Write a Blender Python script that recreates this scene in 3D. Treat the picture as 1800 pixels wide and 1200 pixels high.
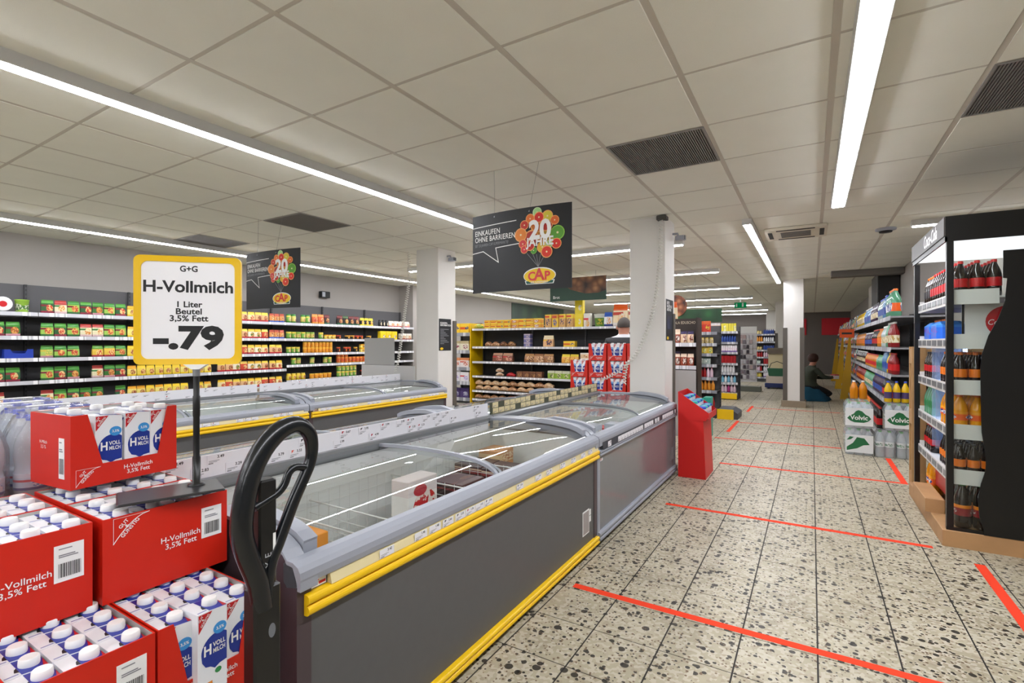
import bpy, bmesh, math, random
from mathutils import Vector, Matrix

S = bpy.context.scene
for o in list(bpy.data.objects):
    bpy.data.objects.remove(o)
COL = S.collection
R = random.Random(20)
PI = math.pi

# ------------------------------------------------------------------ camera, world, exposure
cam_d = bpy.data.cameras.new('camera')
cam = bpy.data.objects.new('camera', cam_d)
COL.objects.link(cam)
cam_d.sensor_width = 36.0
cam_d.lens = 36.0 * 874.0 / 1800.0
cam_d.shift_y = 3.3 / 1800.0
cam_d.clip_start = 0.02
cam.location = (0, 0, 1.30)
cam.rotation_euler = (PI / 2, 0, 0.5427)
S.camera = cam

W = bpy.data.worlds.new('world')
S.world = W
W.use_nodes = True
W.node_tree.nodes['Background'].inputs[0].default_value = (0.05, 0.05, 0.055, 1)
W.node_tree.nodes['Background'].inputs[1].default_value = 0.3

S.view_settings.view_transform = 'Standard'
S.view_settings.look = 'None'
S.view_settings.gamma = 1
S.view_settings.use_curve_mapping = False
S.view_settings.exposure = 0.5
LAMP = 40.0          # emission strength of the ceiling LED strips

# ------------------------------------------------------------------ mesh helpers
class MB:
    def __init__(s):
        s.v = []; s.f = []; s.m = []; s.s = []
    def add(s, vs, fs, m=0, smooth=False):
        b = len(s.v)
        s.v += [tuple(p) for p in vs]
        for f in fs:
            s.f.append([b + i for i in f]); s.m.append(m); s.s.append(smooth)
        return s
    def box(s, x0, x1, y0, y1, z0, z1, m=0):
        vs = [(x0,y0,z0),(x1,y0,z0),(x1,y1,z0),(x0,y1,z0),(x0,y0,z1),(x1,y0,z1),(x1,y1,z1),(x0,y1,z1)]
        return s.add(vs, [(3,2,1,0),(4,5,6,7),(0,1,5,4),(1,2,6,5),(2,3,7,6),(3,0,4,7)], m)
    def bbox(s, x0, x1, y0, y1, z0, z1, b, m=0):
        # box with chamfered vertical edges and top
        pts = [(x0+b,y0),(x1-b,y0),(x1,y0+b),(x1,y1-b),(x1-b,y1),(x0+b,y1),(x0,y1-b),(x0,y0+b)]
        n = 8
        cx, cy = (x0+x1)/2, (y0+y1)/2
        def ins(p): return (p[0]-b*(1 if p[0]>cx else -1), p[1]-b*(1 if p[1]>cy else -1))
        vs = [(p[0],p[1],z0) for p in pts]+[(p[0],p[1],z1-b) for p in pts]+[(*ins(p),z1) for p in pts]
        fs = [tuple(range(n-1,-1,-1)), tuple(range(2*n,3*n))]
        for k in range(2):
            for i in range(n):
                j=(i+1)%n
                fs.append((k*n+i,k*n+j,(k+1)*n+j,(k+1)*n+i))
        return s.add(vs, fs, m)
    def prism(s, pts, axis, a, b, m=0, smooth=False, caps=True):
        n = len(pts)
        def P(p, t):
            return (t,p[0],p[1]) if axis=='x' else ((p[0],t,p[1]) if axis=='y' else (p[0],p[1],t))
        vs = [P(p,a) for p in pts]+[P(p,b) for p in pts]
        fs = [(i,(i+1)%n,n+(i+1)%n,n+i) for i in range(n)]
        s.add(vs, fs, m, smooth)
        if caps:
            s.add(vs[:n], [tuple(range(n-1,-1,-1))], m); s.add(vs[n:], [tuple(range(n))], m)
        return s
    def sheet(s, pts, axis, a, b, m=0, smooth=True):
        n = len(pts)
        def P(p, t):
            return (t,p[0],p[1]) if axis=='x' else ((p[0],t,p[1]) if axis=='y' else (p[0],p[1],t))
        return s.add([P(p,a) for p in pts]+[P(p,b) for p in pts], [(i,i+1,n+i+1,n+i) for i in range(n-1)], m, smooth)
    def lathe(s, prof, n=16, m=0, c=(0,0), smooth=True, sx=1, sy=1):
        vs = []
        for r, z in prof:
            for k in range(n):
                a = 2*PI*k/n
                vs.append((c[0]+r*sx*math.cos(a), c[1]+r*sy*math.sin(a), z))
        fs = []
        for i in range(len(prof)-1):
            for k in range(n):
                j=(k+1)%n
                fs.append((i*n+k,i*n+j,(i+1)*n+j,(i+1)*n+k))
        s.add(vs, fs, m, smooth)
        if prof[0][0]>1e-4: s.add(vs[:n], [tuple(range(n-1,-1,-1))], m)
        if prof[-1][0]>1e-4: s.add(vs[-n:], [tuple(range(n))], m)
        return s
    def tube(s, path, r, n=8, m=0, closed=False, sy=1.0):
        P = [Vector(p) for p in path]; N = len(P)
        rr = r if isinstance(r,(list,tuple)) else [r]*N
        T = []
        for i in range(N):
            a = P[(i-1)%N] if (closed or i>0) else P[i]
            b = P[(i+1)%N] if (closed or i<N-1) else P[i]
            T.append((b-a).normalized())
        ref = Vector((0,0,1)) if abs(T[0].z)<0.9 else Vector((1,0,0))
        u = (ref - T[0]*ref.dot(T[0])).normalized()
        vs = []
        for i in range(N):
            u = (u - T[i]*u.dot(T[i])).normalized(); w = T[i].cross(u)
            for k in range(n):
                a = 2*PI*k/n
                vs.append(P[i]+u*(rr[i]*math.cos(a))+w*(rr[i]*sy*math.sin(a)))
        fs = []
        for i in range(N if closed else N-1):
            i2=(i+1)%N
            for k in range(n):
                j=(k+1)%n
                fs.append((i*n+k,i*n+j,i2*n+j,i2*n+k))
        s.add(vs, fs, m, True)
        if not closed:
            s.add(vs[:n],[tuple(range(n-1,-1,-1))],m); s.add(vs[-n:],[tuple(range(n))],m)
        return s
    def disc(s, cx, cz, rx, rz, y, n=20, m=0):
        # flat disc in the xz plane (facing -y)
        return s.add([(cx+rx*math.cos(2*PI*k/n), y, cz+rz*math.sin(2*PI*k/n)) for k in range(n)], [tuple(range(n))], m)
    def poly(s, pts, y, m=0):
        return s.add([(p[0],y,p[1]) for p in pts],[tuple(range(len(pts)))],m)
    def stroke(s, pts, w, y, m=0):
        for a,b in zip(pts[:-1],pts[1:]):
            d=Vector((b[0]-a[0],b[1]-a[1])); 
            if d.length<1e-6: continue
            d.normalize(); n=Vector((-d.y,d.x))*w/2; e=d*w/2
            A=Vector(a)-e; B=Vector(b)+e
            s.poly([(A.x+n.x,A.y+n.y),(A.x-n.x,A.y-n.y),(B.x-n.x,B.y-n.y),(B.x+n.x,B.y+n.y)],y,m)
        return s
    def mesh(s, name, mats):
        me = bpy.data.meshes.new(name)
        me.from_pydata(s.v, [], s.f)
        for mt in (mats if isinstance(mats,(list,tuple)) else [mats]):
            me.materials.append(mt)
        me.polygons.foreach_set('material_index', s.m)
        me.polygons.foreach_set('use_smooth', s.s)
        me.update()
        return me

def ob(name, me, parent=None, loc=(0,0,0), rz=0.0, scale=None, rot=None):
    o = bpy.data.objects.new(name, me)
    COL.objects.link(o)
    o.location = loc
    o.rotation_euler = rot if rot else (0,0,rz)
    if scale: o.scale = scale
    if parent: o.parent = parent
    return o
def tag(o, label, cat, group=None):
    o['label'] = label; o['category'] = cat
    if group: o['group'] = group
    return o
def thing(name, label, cat, loc=(0,0,0), rz=0.0, group=None, rot=None):
    o = ob(name, None, None, loc, rz, rot=rot)
    o.empty_display_size = 0.05
    return tag(o, label, cat, group)
_OW = 'first second third fourth fifth sixth seventh eighth ninth tenth eleventh twelfth thirteenth fourteenth fifteenth sixteenth seventeenth eighteenth nineteenth twentieth'.split()
def ordw(n):
    return _OW[n] if n < 20 else 'twenty-' + _OW[n-20]
def struct(o):
    o['kind'] = 'structure'; return o
def copy_tree(src, loc, rz=None, label=None, group=None, parent=None):
    c = src.copy(); COL.objects.link(c)
    if parent: c.parent = parent
    if loc is not None: c.location = loc
    if rz is not None: c.rotation_euler = (0,0,rz)
    if label: c['label'] = label
    if group: c['group'] = group
    for ch in list(src.children):
        copy_tree(ch, None, None, None, None, c)
    return c

# ------------------------------------------------------------------ materials
def lin(c):
    if isinstance(c,str):
        c = tuple(int(c[i:i+2],16)/255 for i in (0,2,4))
    return tuple((x/12.92 if x<=0.04045 else ((x+0.055)/1.055)**2.4) for x in c)+(1.0,)
_M = {}
def M(name, col, rough=0.5, metal=0.0, spec=0.5, var=0.0, vscale=8.0, bump=0.0, bscale=60.0, coat=0.0):
    if name in _M: return _M[name]
    m = bpy.data.materials.new(name); m.use_nodes = True
    nt = m.node_tree; b = nt.nodes['Principled BSDF']
    c = lin(col)
    b.inputs['Base Color'].default_value = c
    b.inputs['Roughness'].default_value = rough
    b.inputs['Metallic'].default_value = metal
    b.inputs['Specular IOR Level'].default_value = spec
    if coat: b.inputs['Coat Weight'].default_value = coat
    if var or bump:
        tc = nt.nodes.new('ShaderNodeTexCoord')
    if var:
        n = nt.nodes.new('ShaderNodeTexNoise'); n.inputs['Scale'].default_value = vscale; n.inputs['Detail'].default_value = 4
        nt.links.new(tc.outputs['Object'], n.inputs['Vector'])
        mx = nt.nodes.new('ShaderNodeMix'); mx.data_type='RGBA'
        mx.inputs[6].default_value = tuple(max(0,x*(1-var)) for x in c[:3])+(1,)
        mx.inputs[7].default_value = tuple(min(1,x*(1+var)) for x in c[:3])+(1,)
        nt.links.new(n.outputs[0], mx.inputs[0]); nt.links.new(mx.outputs[2], b.inputs['Base Color'])
    if bump:
        n2 = nt.nodes.new('ShaderNodeTexNoise'); n2.inputs['Scale'].default_value = bscale
        nt.links.new(tc.outputs['Object'], n2.inputs['Vector'])
        bp = nt.nodes.new('ShaderNodeBump'); bp.inputs['Strength'].default_value = bump; bp.inputs['Distance'].default_value=0.01
        nt.links.new(n2.outputs[0], bp.inputs['Height']); nt.links.new(bp.outputs[0], b.inputs['Normal'])
    _M[name] = m
    return m
def EM(name, col, st):
    if name in _M: return _M[name]
    m = bpy.data.materials.new(name); m.use_nodes = True
    nt = m.node_tree; nt.nodes.clear()
    e = nt.nodes.new('ShaderNodeEmission'); e.inputs[0].default_value = lin(col); e.inputs[1].default_value = st
    o = nt.nodes.new('ShaderNodeOutputMaterial'); nt.links.new(e.outputs[0], o.inputs[0])
    _M[name] = m
    return m
def GLASS(name, tint=(0.95,0.97,0.96), ior=1.45, rough=0.0, haze=0.0, hazecol=(0.8,0.85,0.9), bump=0.0, bscale=20.0):
    # thin clear sheet: see-through plus Fresnel reflection, optionally a milky film
    if name in _M: return _M[name]
    m = bpy.data.materials.new(name); m.use_nodes = True
    nt = m.node_tree; nt.nodes.clear()
    t = nt.nodes.new('ShaderNodeBsdfTransparent'); t.inputs[0].default_value = tint+(1,)
    g = nt.nodes.new('ShaderNodeBsdfGlossy'); g.inputs['Roughness'].default_value = rough
    fr = nt.nodes.new('ShaderNodeFresnel')
    gb = nt.nodes.new('ShaderNodeNewGeometry'); mr = nt.nodes.new('ShaderNodeMapRange')   # a sheet reflects alike on both sides
    mr.inputs['To Min'].default_value = ior; mr.inputs['To Max'].default_value = 1.0/ior
    nt.links.new(gb.outputs['Backfacing'], mr.inputs['Value']); nt.links.new(mr.outputs[0], fr.inputs['IOR'])
    mx = nt.nodes.new('ShaderNodeMixShader')
    nt.links.new(fr.outputs[0], mx.inputs[0])
    base = t
    if haze:
        d = nt.nodes.new('ShaderNodeBsdfDiffuse'); d.inputs[0].default_value = hazecol+(1,)
        m2 = nt.nodes.new('ShaderNodeMixShader'); m2.inputs[0].default_value = haze
        nt.links.new(t.outputs[0], m2.inputs[1]); nt.links.new(d.outputs[0], m2.inputs[2]); base = m2
    nt.links.new(base.outputs[0], mx.inputs[1]); nt.links.new(g.outputs[0], mx.inputs[2])
    if bump:
        tc = nt.nodes.new('ShaderNodeTexCoord')
        n2 = nt.nodes.new('ShaderNodeTexNoise'); n2.inputs['Scale'].default_value = bscale; n2.inputs['Detail'].default_value=3
        nt.links.new(tc.outputs['Object'], n2.inputs['Vector'])
        bp = nt.nodes.new('ShaderNodeBump'); bp.inputs['Strength'].default_value = bump; bp.inputs['Distance'].default_value=0.02
        nt.links.new(n2.outputs[0], bp.inputs['Height'])
        nt.links.new(bp.outputs[0], g.inputs['Normal']); nt.links.new(bp.outputs[0], fr.inputs['Normal'])
    o = nt.nodes.new('ShaderNodeOutputMaterial'); nt.links.new(mx.outputs[0], o.inputs[0])
    _M[name] = m
    return m

class NT:
    """tiny node-maths helper for printed packaging"""
    def __init__(s, nt): s.nt = nt
    def math(s, op, a, b=None, c=None):
        n = s.nt.nodes.new('ShaderNodeMath'); n.operation = op
        for i, x in enumerate((a,b,c)):
            if x is None: continue
            if isinstance(x,(int,float)): n.inputs[i].default_value = x
            else: s.nt.links.new(x, n.inputs[i])
        return n.outputs[0]
    def mix(s, f, a, b):
        n = s.nt.nodes.new('ShaderNodeMix'); n.data_type='RGBA'
        for i, x in ((0,f),(6,a),(7,b)):
            if isinstance(x,(int,float)): n.inputs[i].default_value = x
            elif isinstance(x,tuple): n.inputs[i].default_value = x
            else: s.nt.links.new(x, n.inputs[i])
        return n.outputs[2]
    def ramp(s, fac, stops):
        n = s.nt.nodes.new('ShaderNodeValToRGB')
        e = n.color_ramp.elements
        while len(e) < len(stops): e.new(0.5)
        for k,(p,c) in enumerate(stops):
            e[k].position = p; e[k].color = c
        s.nt.links.new(fac, n.inputs[0])
        return n.outputs[0]
def PRINT(name, base, top=None, stripe=None, blob=None, blob2=None, foot=None, rough=0.35, bx=0.64, bz=0.38, br=0.29, logo=None, band=(0.50,0.64)):
    """printed pack: base colour, top band, stripe, round food picture, foot band (in the pack's own 0..1 frame)"""
    if name in _M: return _M[name]
    m = bpy.data.materials.new(name); m.use_nodes = True
    nt = m.node_tree; b = nt.nodes['Principled BSDF']; k = NT(nt)
    b.inputs['Roughness'].default_value = rough
    tc = nt.nodes.new('ShaderNodeTexCoord'); sp = nt.nodes.new('ShaderNodeSeparateXYZ')
    nt.links.new(tc.outputs['Generated'], sp.inputs[0])
    x, y, z = sp.outputs
    oi = nt.nodes.new('ShaderNodeObjectInfo'); rnd = oi.outputs['Random']
    nz = nt.nodes.new('ShaderNodeTexNoise'); nz.inputs['Scale'].default_value = 7.0; nz.inputs['Detail'].default_value = 3
    nz.noise_dimensions = '4D'
    nt.links.new(tc.outputs['Generated'], nz.inputs['Vector']); nt.links.new(k.math('MULTIPLY', rnd, 37.0), nz.inputs['W'])
    nf = nz.outputs[0]
    col = k.mix(k.math('MULTIPLY', nf, 0.35), lin(base), tuple(min(1,v*1.6+0.02) for v in lin(base)[:3])+(1,))
    if top: col = k.mix(k.math('GREATER_THAN', z, k.math('ADD', 0.66, k.math('MULTIPLY', rnd, 0.1))), col, lin(top))
    if stripe:
        f = k.math('MULTIPLY', k.math('GREATER_THAN', z, band[0]), k.math('LESS_THAN', z, band[1]))
        f = k.math('MULTIPLY', f, k.math('LESS_THAN', x, 0.72))
        col = k.mix(f, col, lin(stripe))
    if blob:
        dx = k.math('SUBTRACT', x, k.math('ADD', bx-0.06, k.math('MULTIPLY', rnd, 0.12)))
        dz = k.math('SUBTRACT', z, bz)
        d = k.math('SQRT', k.math('ADD', k.math('MULTIPLY', dx, dx), k.math('MULTIPLY', k.math('MULTIPLY', dz, dz), 1.2)))
        bc = k.mix(k.math('GREATER_THAN', nf, 0.5), lin(blob), lin(blob2 or blob))
        col = k.mix(k.math('LESS_THAN', d, k.math('ADD', br-0.05, k.math('MULTIPLY', nf, 0.1))), col, bc)
    if logo:
        dx = k.math('SUBTRACT', x, 0.4); dz = k.math('MULTIPLY', k.math('SUBTRACT', z, 0.8), 2.2)
        d = k.math('ADD', k.math('MULTIPLY', dx, dx), k.math('MULTIPLY', dz, dz))
        col = k.mix(k.math('LESS_THAN', d, 0.05), col, lin(logo))
    if foot: col = k.mix(k.math('LESS_THAN', z, 0.16), col, lin(foot))
    nt.links.new(col, b.inputs['Base Color'])
    _M[name] = m
    return m

# ------------------------------------------------------------------ lettering
_T = {}
def text_mesh(txt, size, mat, bold=0.0, align='CENTER', shear=0.0, sx=1.0, gap=1.0, lead=1.0, extrude=0.0):
    key = (txt,size,mat.name,bold,align,shear,sx,gap,lead,extrude)
    if key in _T: return _T[key]
    cu = bpy.data.curves.new('lettering','FONT'); cu.body = txt; cu.size = size
    cu.align_x = align; cu.align_y = 'CENTER'; cu.offset = bold*size; cu.shear = shear
    cu.space_character = gap; cu.space_line = lead; cu.resolution_u = 3; cu.extrude = extrude
    o = bpy.data.objects.new('lettering', cu); COL.objects.link(o)
    me = bpy.data.meshes.new_from_object(o)
    bpy.data.objects.remove(o); bpy.data.curves.remove(cu)
    # stand it up: text plane xy -> xz, facing -y
    for v in me.vertices:
        v.co = Vector((v.co.x*sx, -v.co.z, v.co.y))
    me.materials.clear(); me.materials.append(mat)
    me.name = 'lettering'
    _T[key] = me
    return me
def text(txt, size, mat, parent, loc, rz=0.0, name='lettering', **kw):
    return ob(name, text_mesh(txt,size,mat,**kw), parent, loc, rz)

# ------------------------------------------------------------------ common materials
m_white = M('white_paint','e8e6e1',0.6,var=0.03,vscale=2)
m_black = M('black_plastic','0b0c0e',0.35)
m_blackm = M('black_matte','121314',0.6)
m_steel = M('grey_steel','9a9da3',0.35,metal=0.7)
m_greyp = M('grey_plastic','9a9ea8',0.4,var=0.04,vscale=5)
m_dgrey = M('dark_grey_panel','5a5a5b',0.45,var=0.06,vscale=30)
m_yellow = M('yellow_bumper','f2c40a',0.38,var=0.05,vscale=12)
m_red = M('red_card','cf2009',0.45,var=0.06,vscale=14)
m_whitep = M('white_print','f2f2f0',0.5)
m_ink = M('black_ink','15161a',0.5)
m_redink = M('red_print','c3121c',0.45)
m_blueink = M('blue_print','16318f',0.4)
m_glass = GLASS('clear_glass', tint=(0.93,0.955,0.94))
# ================================================================== the setting
CZ = 2.608                       # ceiling height
SX, SY, FX, FY = 0.2903, 0.3007, -0.850, 2.127      # floor tile grid
TX, TY, OX, OY = 0.638, 0.653, -2.464, 1.855        # ceiling tile grid
XL, XR, YB, YF = -8.10, 3.20, 24.6, -8.2

# terrazzo ------------------------------------------------------------
def terrazzo():
    m = bpy.data.materials.new('terrazzo'); m.use_nodes = True
    nt = m.node_tree; b = nt.nodes['Principled BSDF']; k = NT(nt)
    geo = nt.nodes.new('ShaderNodeNewGeometry')
    def vor(sc, off):
        mp = nt.nodes.new('ShaderNodeMapping'); mp.inputs['Location'].default_value = (off,off*1.7,0.37*off)
        nt.links.new(geo.outputs['Position'], mp.inputs[0])
        v = nt.nodes.new('ShaderNodeTexVoronoi'); v.inputs['Scale'].default_value = sc; v.voronoi_dimensions='2D'
        v.distance='EUCLIDEAN'
        nt.links.new(mp.outputs[0], v.inputs['Vector'])
        s = nt.nodes.new('ShaderNodeSeparateColor'); nt.links.new(v.outputs['Color'], s.inputs[0])
        return v.outputs['Distance'], s.outputs
    base = nt.nodes.new('ShaderNodeTexNoise'); base.inputs['Scale'].default_value = 3.0; base.inputs['Detail'].default_value=5
    nt.links.new(geo.outputs['Position'], base.inputs['Vector'])
    col = k.ramp(base.outputs[0], [(0.3,lin('9a917b')),(0.5,lin('aca38b')),(0.7,lin('b8b099'))])
    d0,c0 = vor(70,3.1)
    col = k.mix(k.math('MULTIPLY', k.math('GREATER_THAN', c0[0], 0.55), 0.45), col, lin('cdc7b8'))
    col = k.mix(k.math('MULTIPLY', k.math('LESS_THAN', c0[1], 0.16), 0.5), col, lin('9c8d78'))
    for sc, off, th, pr, cc in ((50,0.0,0.30,0.19,'241f1b'),(31,5.3,0.29,0.17,'171514'),(20,9.7,0.25,0.14,'1d1a17'),(80,12.7,0.36,0.12,'6b5540')):
        d,c = vor(sc,off)
        f = k.math('MULTIPLY', k.math('LESS_THAN', c[0], pr), k.math('LESS_THAN', d, k.math('MULTIPLY', th, k.math('ADD', 0.45, c[1]))))
        col = k.mix(k.math('MULTIPLY', f, 0.92), col, lin(cc))
    nt.links.new(col, b.inputs['Base Color'])
    b.inputs['Roughness'].default_value = 0.42
    b.inputs['Specular IOR Level'].default_value = 0.3
    return m
m_terr = terrazzo()
m_grout = M('grout','2c2824',0.8)
floor = struct(ob('floor', MB().box(XL-0.2,XR+0.2,YF-0.2,YB+0.2,-0.08,-0.0012).mesh('floor',m_grout)))
tile_me = MB().box(0.0034,SX-0.0034,0.0027,SY-0.0027,-0.005,0.0).mesh('floor_tile', m_terr)
tiles = []
i0, i1 = math.floor((XL-FX)/SX), math.ceil((XR-FX)/SX)
j0, j1 = math.floor((YF-FY)/SY), math.ceil((YB-FY)/SY)
for i in range(i0,i1):
    for j in range(j0,j1):
        x, y = FX+i*SX, FY+j*SY
        cx, cy = x+SX/2, y+SY/2
        open_ = -1.25 < cx < 1.25 and cy > 1.2 and not (cx > 0.75 and cy > 4.2)
        d = -0.5165*cx+0.8563*cy
        tiles.append(((d if open_ else 900+abs(d)), x, y))
tiles.sort()
for d,x,y in tiles[:300]:
    ob('floor_tile', tile_me, floor, (x,y,0))
far = MB()
for d,x,y in tiles[300:]:
    far.box(x+0.0034,x+SX-0.0034,y+0.0027,y+SY-0.0027,-0.004,0.0)
o = ob('floor_tile_field', far.mesh('floor_tile_field', m_terr), floor); o['kind']='stuff'

# walls --------------------------------------------------------------
m_wall = M('wall_paint','a29d97',0.75,var=0.04,vscale=1.5,bump=0.05,bscale=200)
m_ceil = M('ceiling_tile','ecebe0',0.9,var=0.05,vscale=3,bump=0.15,bscale=350)
m_grid = M('ceiling_bar','cbc5ba',0.7)
WT = 0.15
m_wallb = M('rear_wall_paint','6e6761',0.8,var=0.1,vscale=1.0)
def wall(name, x0,x1,y0,y1,z0=0,z1=CZ+0.1,mt=None):
    return struct(ob(name, MB().box(x0,x1,y0,y1,z0,z1).mesh(name, mt or m_wall)))
wall('wall_left', XL-WT, XL, YF, YB)
wall('wall_back', XL-WT, XR+WT, YB, YB+WT, mt=m_wallb)
wall('wall_front', XL-WT, XR+WT, YF-WT, YF)
wall('wall_right', 1.36, 1.36+WT, 7.35, YB)
wall('wall_right_return', 1.51, XR, 7.35, 7.35+WT)
wall('wall_right_near', XR, XR+WT, YF, 7.5)
wall('wall_left_pier', XL, XL+0.42, 8.42, 8.95)

# suspended ceiling ----------------------------------------------------
ceiling = struct(ob('ceiling', MB().box(XL-WT,XR+WT,YF-WT,YB+WT,CZ+0.02,CZ+0.12).mesh('ceiling', M('ceiling_slab','8b8780',0.9))))
VENTS = {(-7,2),(-4,2),(2,2),(5,2)}
ct_me = MB().prism([(0.014,CZ+0.02),(TX-0.014,CZ+0.02),(TX-0.014,CZ+0.004),(TX-0.018,CZ),(0.018,CZ),(0.014,CZ+0.004)],'y',0.011,TY-0.011).mesh('ceiling_tile', m_ceil)
cells = []
for i in range(math.floor((XL-OX)/TX), math.ceil((XR-OX)/TX)):
    for j in range(math.floor((YF-OY)/TY), math.ceil((YB-OY)/TY)):
        if (i,j) in VENTS: continue
        x,y = OX+i*TX, OY+j*TY
        cx,cy = x+TX/2,y+TY/2
        d = -0.5165*cx+0.8563*cy; r = 0.8563*cx+0.5165*cy
        vis = d>0.6 and abs(r/d)<1.2 and (CZ-1.3)/d<0.85
        cells.append(((d if vis else 900+abs(d)),x,y))
cells.sort()
for d,x,y in cells[:300]:
    ob('ceiling_tile', ct_me, ceiling, (x,y,0))
far = MB()
for d,x,y in cells[300:]:
    far.box(x+0.014,x+TX-0.014,y+0.008,y+TY-0.008,CZ,CZ+0.02)
o = ob('ceiling_tile_field', far.mesh('ceiling_tile_field', m_ceil), ceiling); o['kind']='stuff'
bar_y = MB().box(-0.015,0.015,YF,YB,CZ+0.002,CZ+0.02).mesh('ceiling_runner', m_grid)
for i in range(math.floor((XL-OX)/TX)+1, math.ceil((XR-OX)/TX)):
    ob('ceiling_runner', bar_y, ceiling, (OX+i*TX,0,0))
bar_x = MB().box(XL,XR,-0.012,0.012,CZ+0.003,CZ+0.02).mesh('ceiling_cross_bar', m_grid)
for j in range(math.floor((YF-OY)/TY)+1, math.ceil((YB-OY)/TY)):
    ob('ceiling_cross_bar', bar_x, ceiling, (0,OY+j*TY,0))

# air grilles
m_grille = M('grille_metal','75726f',0.6)
gm = MB().box(0.016,TX-0.016,0.01,TY-0.01,CZ+0.012,CZ+0.018,1)
for k in range(44):
    xx = 0.02+k*(TX-0.048)/43
    gm.box(xx,xx+0.0085,0.012,TY-0.012,CZ-0.002,CZ+0.012)
gf = MB()
for a in (0.010,TX-0.022): gf.box(a,a+0.012,0.008,TY-0.008,CZ-0.004,CZ+0.012)
for a in (0.008,TY-0.02): gf.box(0.012,TX-0.012,a,a+0.012,CZ-0.004,CZ+0.012)
gm = gm.mesh('louvre_panel',[m_grille,M('grille_dark','3a3837',0.8)]); gfm = gf.mesh('grille_frame',M('grille_frame','8f8d8a',0.5))
for (i,j),lb in zip(sorted(VENTS),('dark ceiling air grille next to the long lamp by the left wall','grey ceiling air grille above the second freezer island','large grey ceiling air grille right of the hanging anniversary sign','dark ceiling air grille at the right edge above the drinks cabinet')):
    t = thing('air_grille', lb, 'air vent', (OX+i*TX,OY+j*TY,0))
    ob('louvre_panel', gm, t); ob('grille_frame', gfm, t)

# linear LED lamps -----------------------------------------------------
m_lampbody = M('lamp_body','c9c9c6',0.4)
m_led = EM('led_strip','f6f8ff',LAMP)
def lamp(axis, fixed, a, b, label, group, seg=1.47, w=0.075):
    t = thing('ceiling_lamp', label, 'lamp', ((fixed,a,CZ) if axis=='y' else (a,fixed,CZ)), 0 if axis=='y' else -PI/2, group)
    L = b-a
    h = MB().prism([(-w/2-0.008,0),(w/2+0.008,0),(w/2+0.004,-0.062),(w/2-0.004,-0.062),(w/2-0.004,-0.045),(-w/2+0.004,-0.045),(-w/2+0.004,-0.062),(-w/2-0.004,-0.062)],'y',0,L)
    ob('lamp_housing', h.mesh('lamp_housing', m_lampbody), t)
    n = max(1,round(L/seg)); s = L/n
    dm = MB().prism([(-w/2+0.005,-0.047),(w/2-0.005,-0.047),(w/2-0.005,-0.066),(w/2-0.012,-0.071),(-w/2+0.012,-0.071),(-w/2+0.005,-0.066)],'y',0.004,s-0.004).mesh('diffuser', m_led)
    for k in range(n): ob('diffuser', dm, t, (0,k*s,0))
    ec = MB().box(-w/2-0.009,w/2+0.009,-0.012,0.0,-0.063,0.0).mesh('end_cap', m_lampbody)
    ob('end_cap', ec, t, (0,0,0)); ob('end_cap', ec, t, (0,L+0.012,0))
    return t
lamp('y',OX-TX,-7.2,5.9,'long bright LED strip lamp running over the front freezer island',None)
lamp('y',-6.94,-7.2,15.6,'long LED strip lamp on the ceiling along the left wall shelving',None)
lamp('y',0.205,-7.2,5.42,'wide LED strip lamp above the aisle ending beside the drinks cabinet',None,w=0.10)
lamp('y',-0.585,5.75,11.63,'LED strip lamp running up to the pillar in the aisle',None)
for k,yy in enumerate((6.5,9.3,12.2,15.1,17.9,20.7,23.3)):
    lamp('x',yy,-6.0,-1.4,('nearest','second','third','fourth','fifth','sixth','farthest')[k]+' of the cross-running LED strip lamps over the rear shelves','cross-running lamps over the rear shelves')
for yy in (-2.4,-5.2):  # added unseen lamps that brighten surfaces facing the camera
    lamp('x',yy,-6.0,-1.4,('added cross-running LED strip lamp behind the camera, nearer','added cross-running LED strip lamp behind the camera, farther')[yy<-3],'added fill lamps behind the camera')
lamp('x',6.75,0.92,3.1,'LED strip lamp half hidden behind the top of the drinks cabinet',None)

# pillars --------------------------------------------------------------
m_pill = M('pillar_paint','dedbd5',0.7,var=0.05,vscale=3,bump=0.05,bscale=150)
m_guard = M('corner_guard','59534b',0.5)
def pillar(name, x0,x1,y0,y1):
    return struct(ob(name, MB().bbox(x0,x1,y0,y1,0,CZ+0.03,0.006).mesh('pillar', m_pill)))
p0 = pillar('pillar',-4.77,-4.376,5.30,5.69)
p1 = pillar('pillar',-1.66,-1.29,5.18,5.58)
p2 = pillar('pillar',-0.50,-0.14,11.66,12.02)
p3 = pillar('pillar',-0.98,-0.62,17.6,17.96)
p4 = pillar('pillar',-1.56,-1.2,22.2,22.56)
for p,(x0,x1,y0,y1),zt in ((p2,(-0.50,-0.14,11.66,12.02),1.62),(p3,(-0.98,-0.62,17.6,17.96),1.62)):
    for xs,ys in ((x0,y0),(x1,y0),(x1,y1),(x0,y1)):
        sx = 0.07 if xs==x0 else -0.07; sy = 0.07 if ys==y0 else -0.07
        ox = -0.012 if xs==x0 else 0.012; oy = -0.012 if ys==y0 else 0.012
        g = MB()
        g.box(min(xs+ox,xs+sx),max(xs+ox,xs+sx),min(ys+oy,ys),max(ys+oy,ys),0.13,zt)
        g.box(min(xs+ox,xs),max(xs+ox,xs),min(ys,ys+sy),max(ys,ys+sy),0.13,zt)
        ob('corner_guard', g.mesh('corner_guard', m_guard), p)
    ob('plinth', MB().bbox(x0-0.04,x1+0.04,y0-0.04,y1+0.04,0,0.13,0.006).mesh('plinth', M('plinth_tile','8a7b66',0.5,var=0.1,vscale=20)), p)
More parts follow.
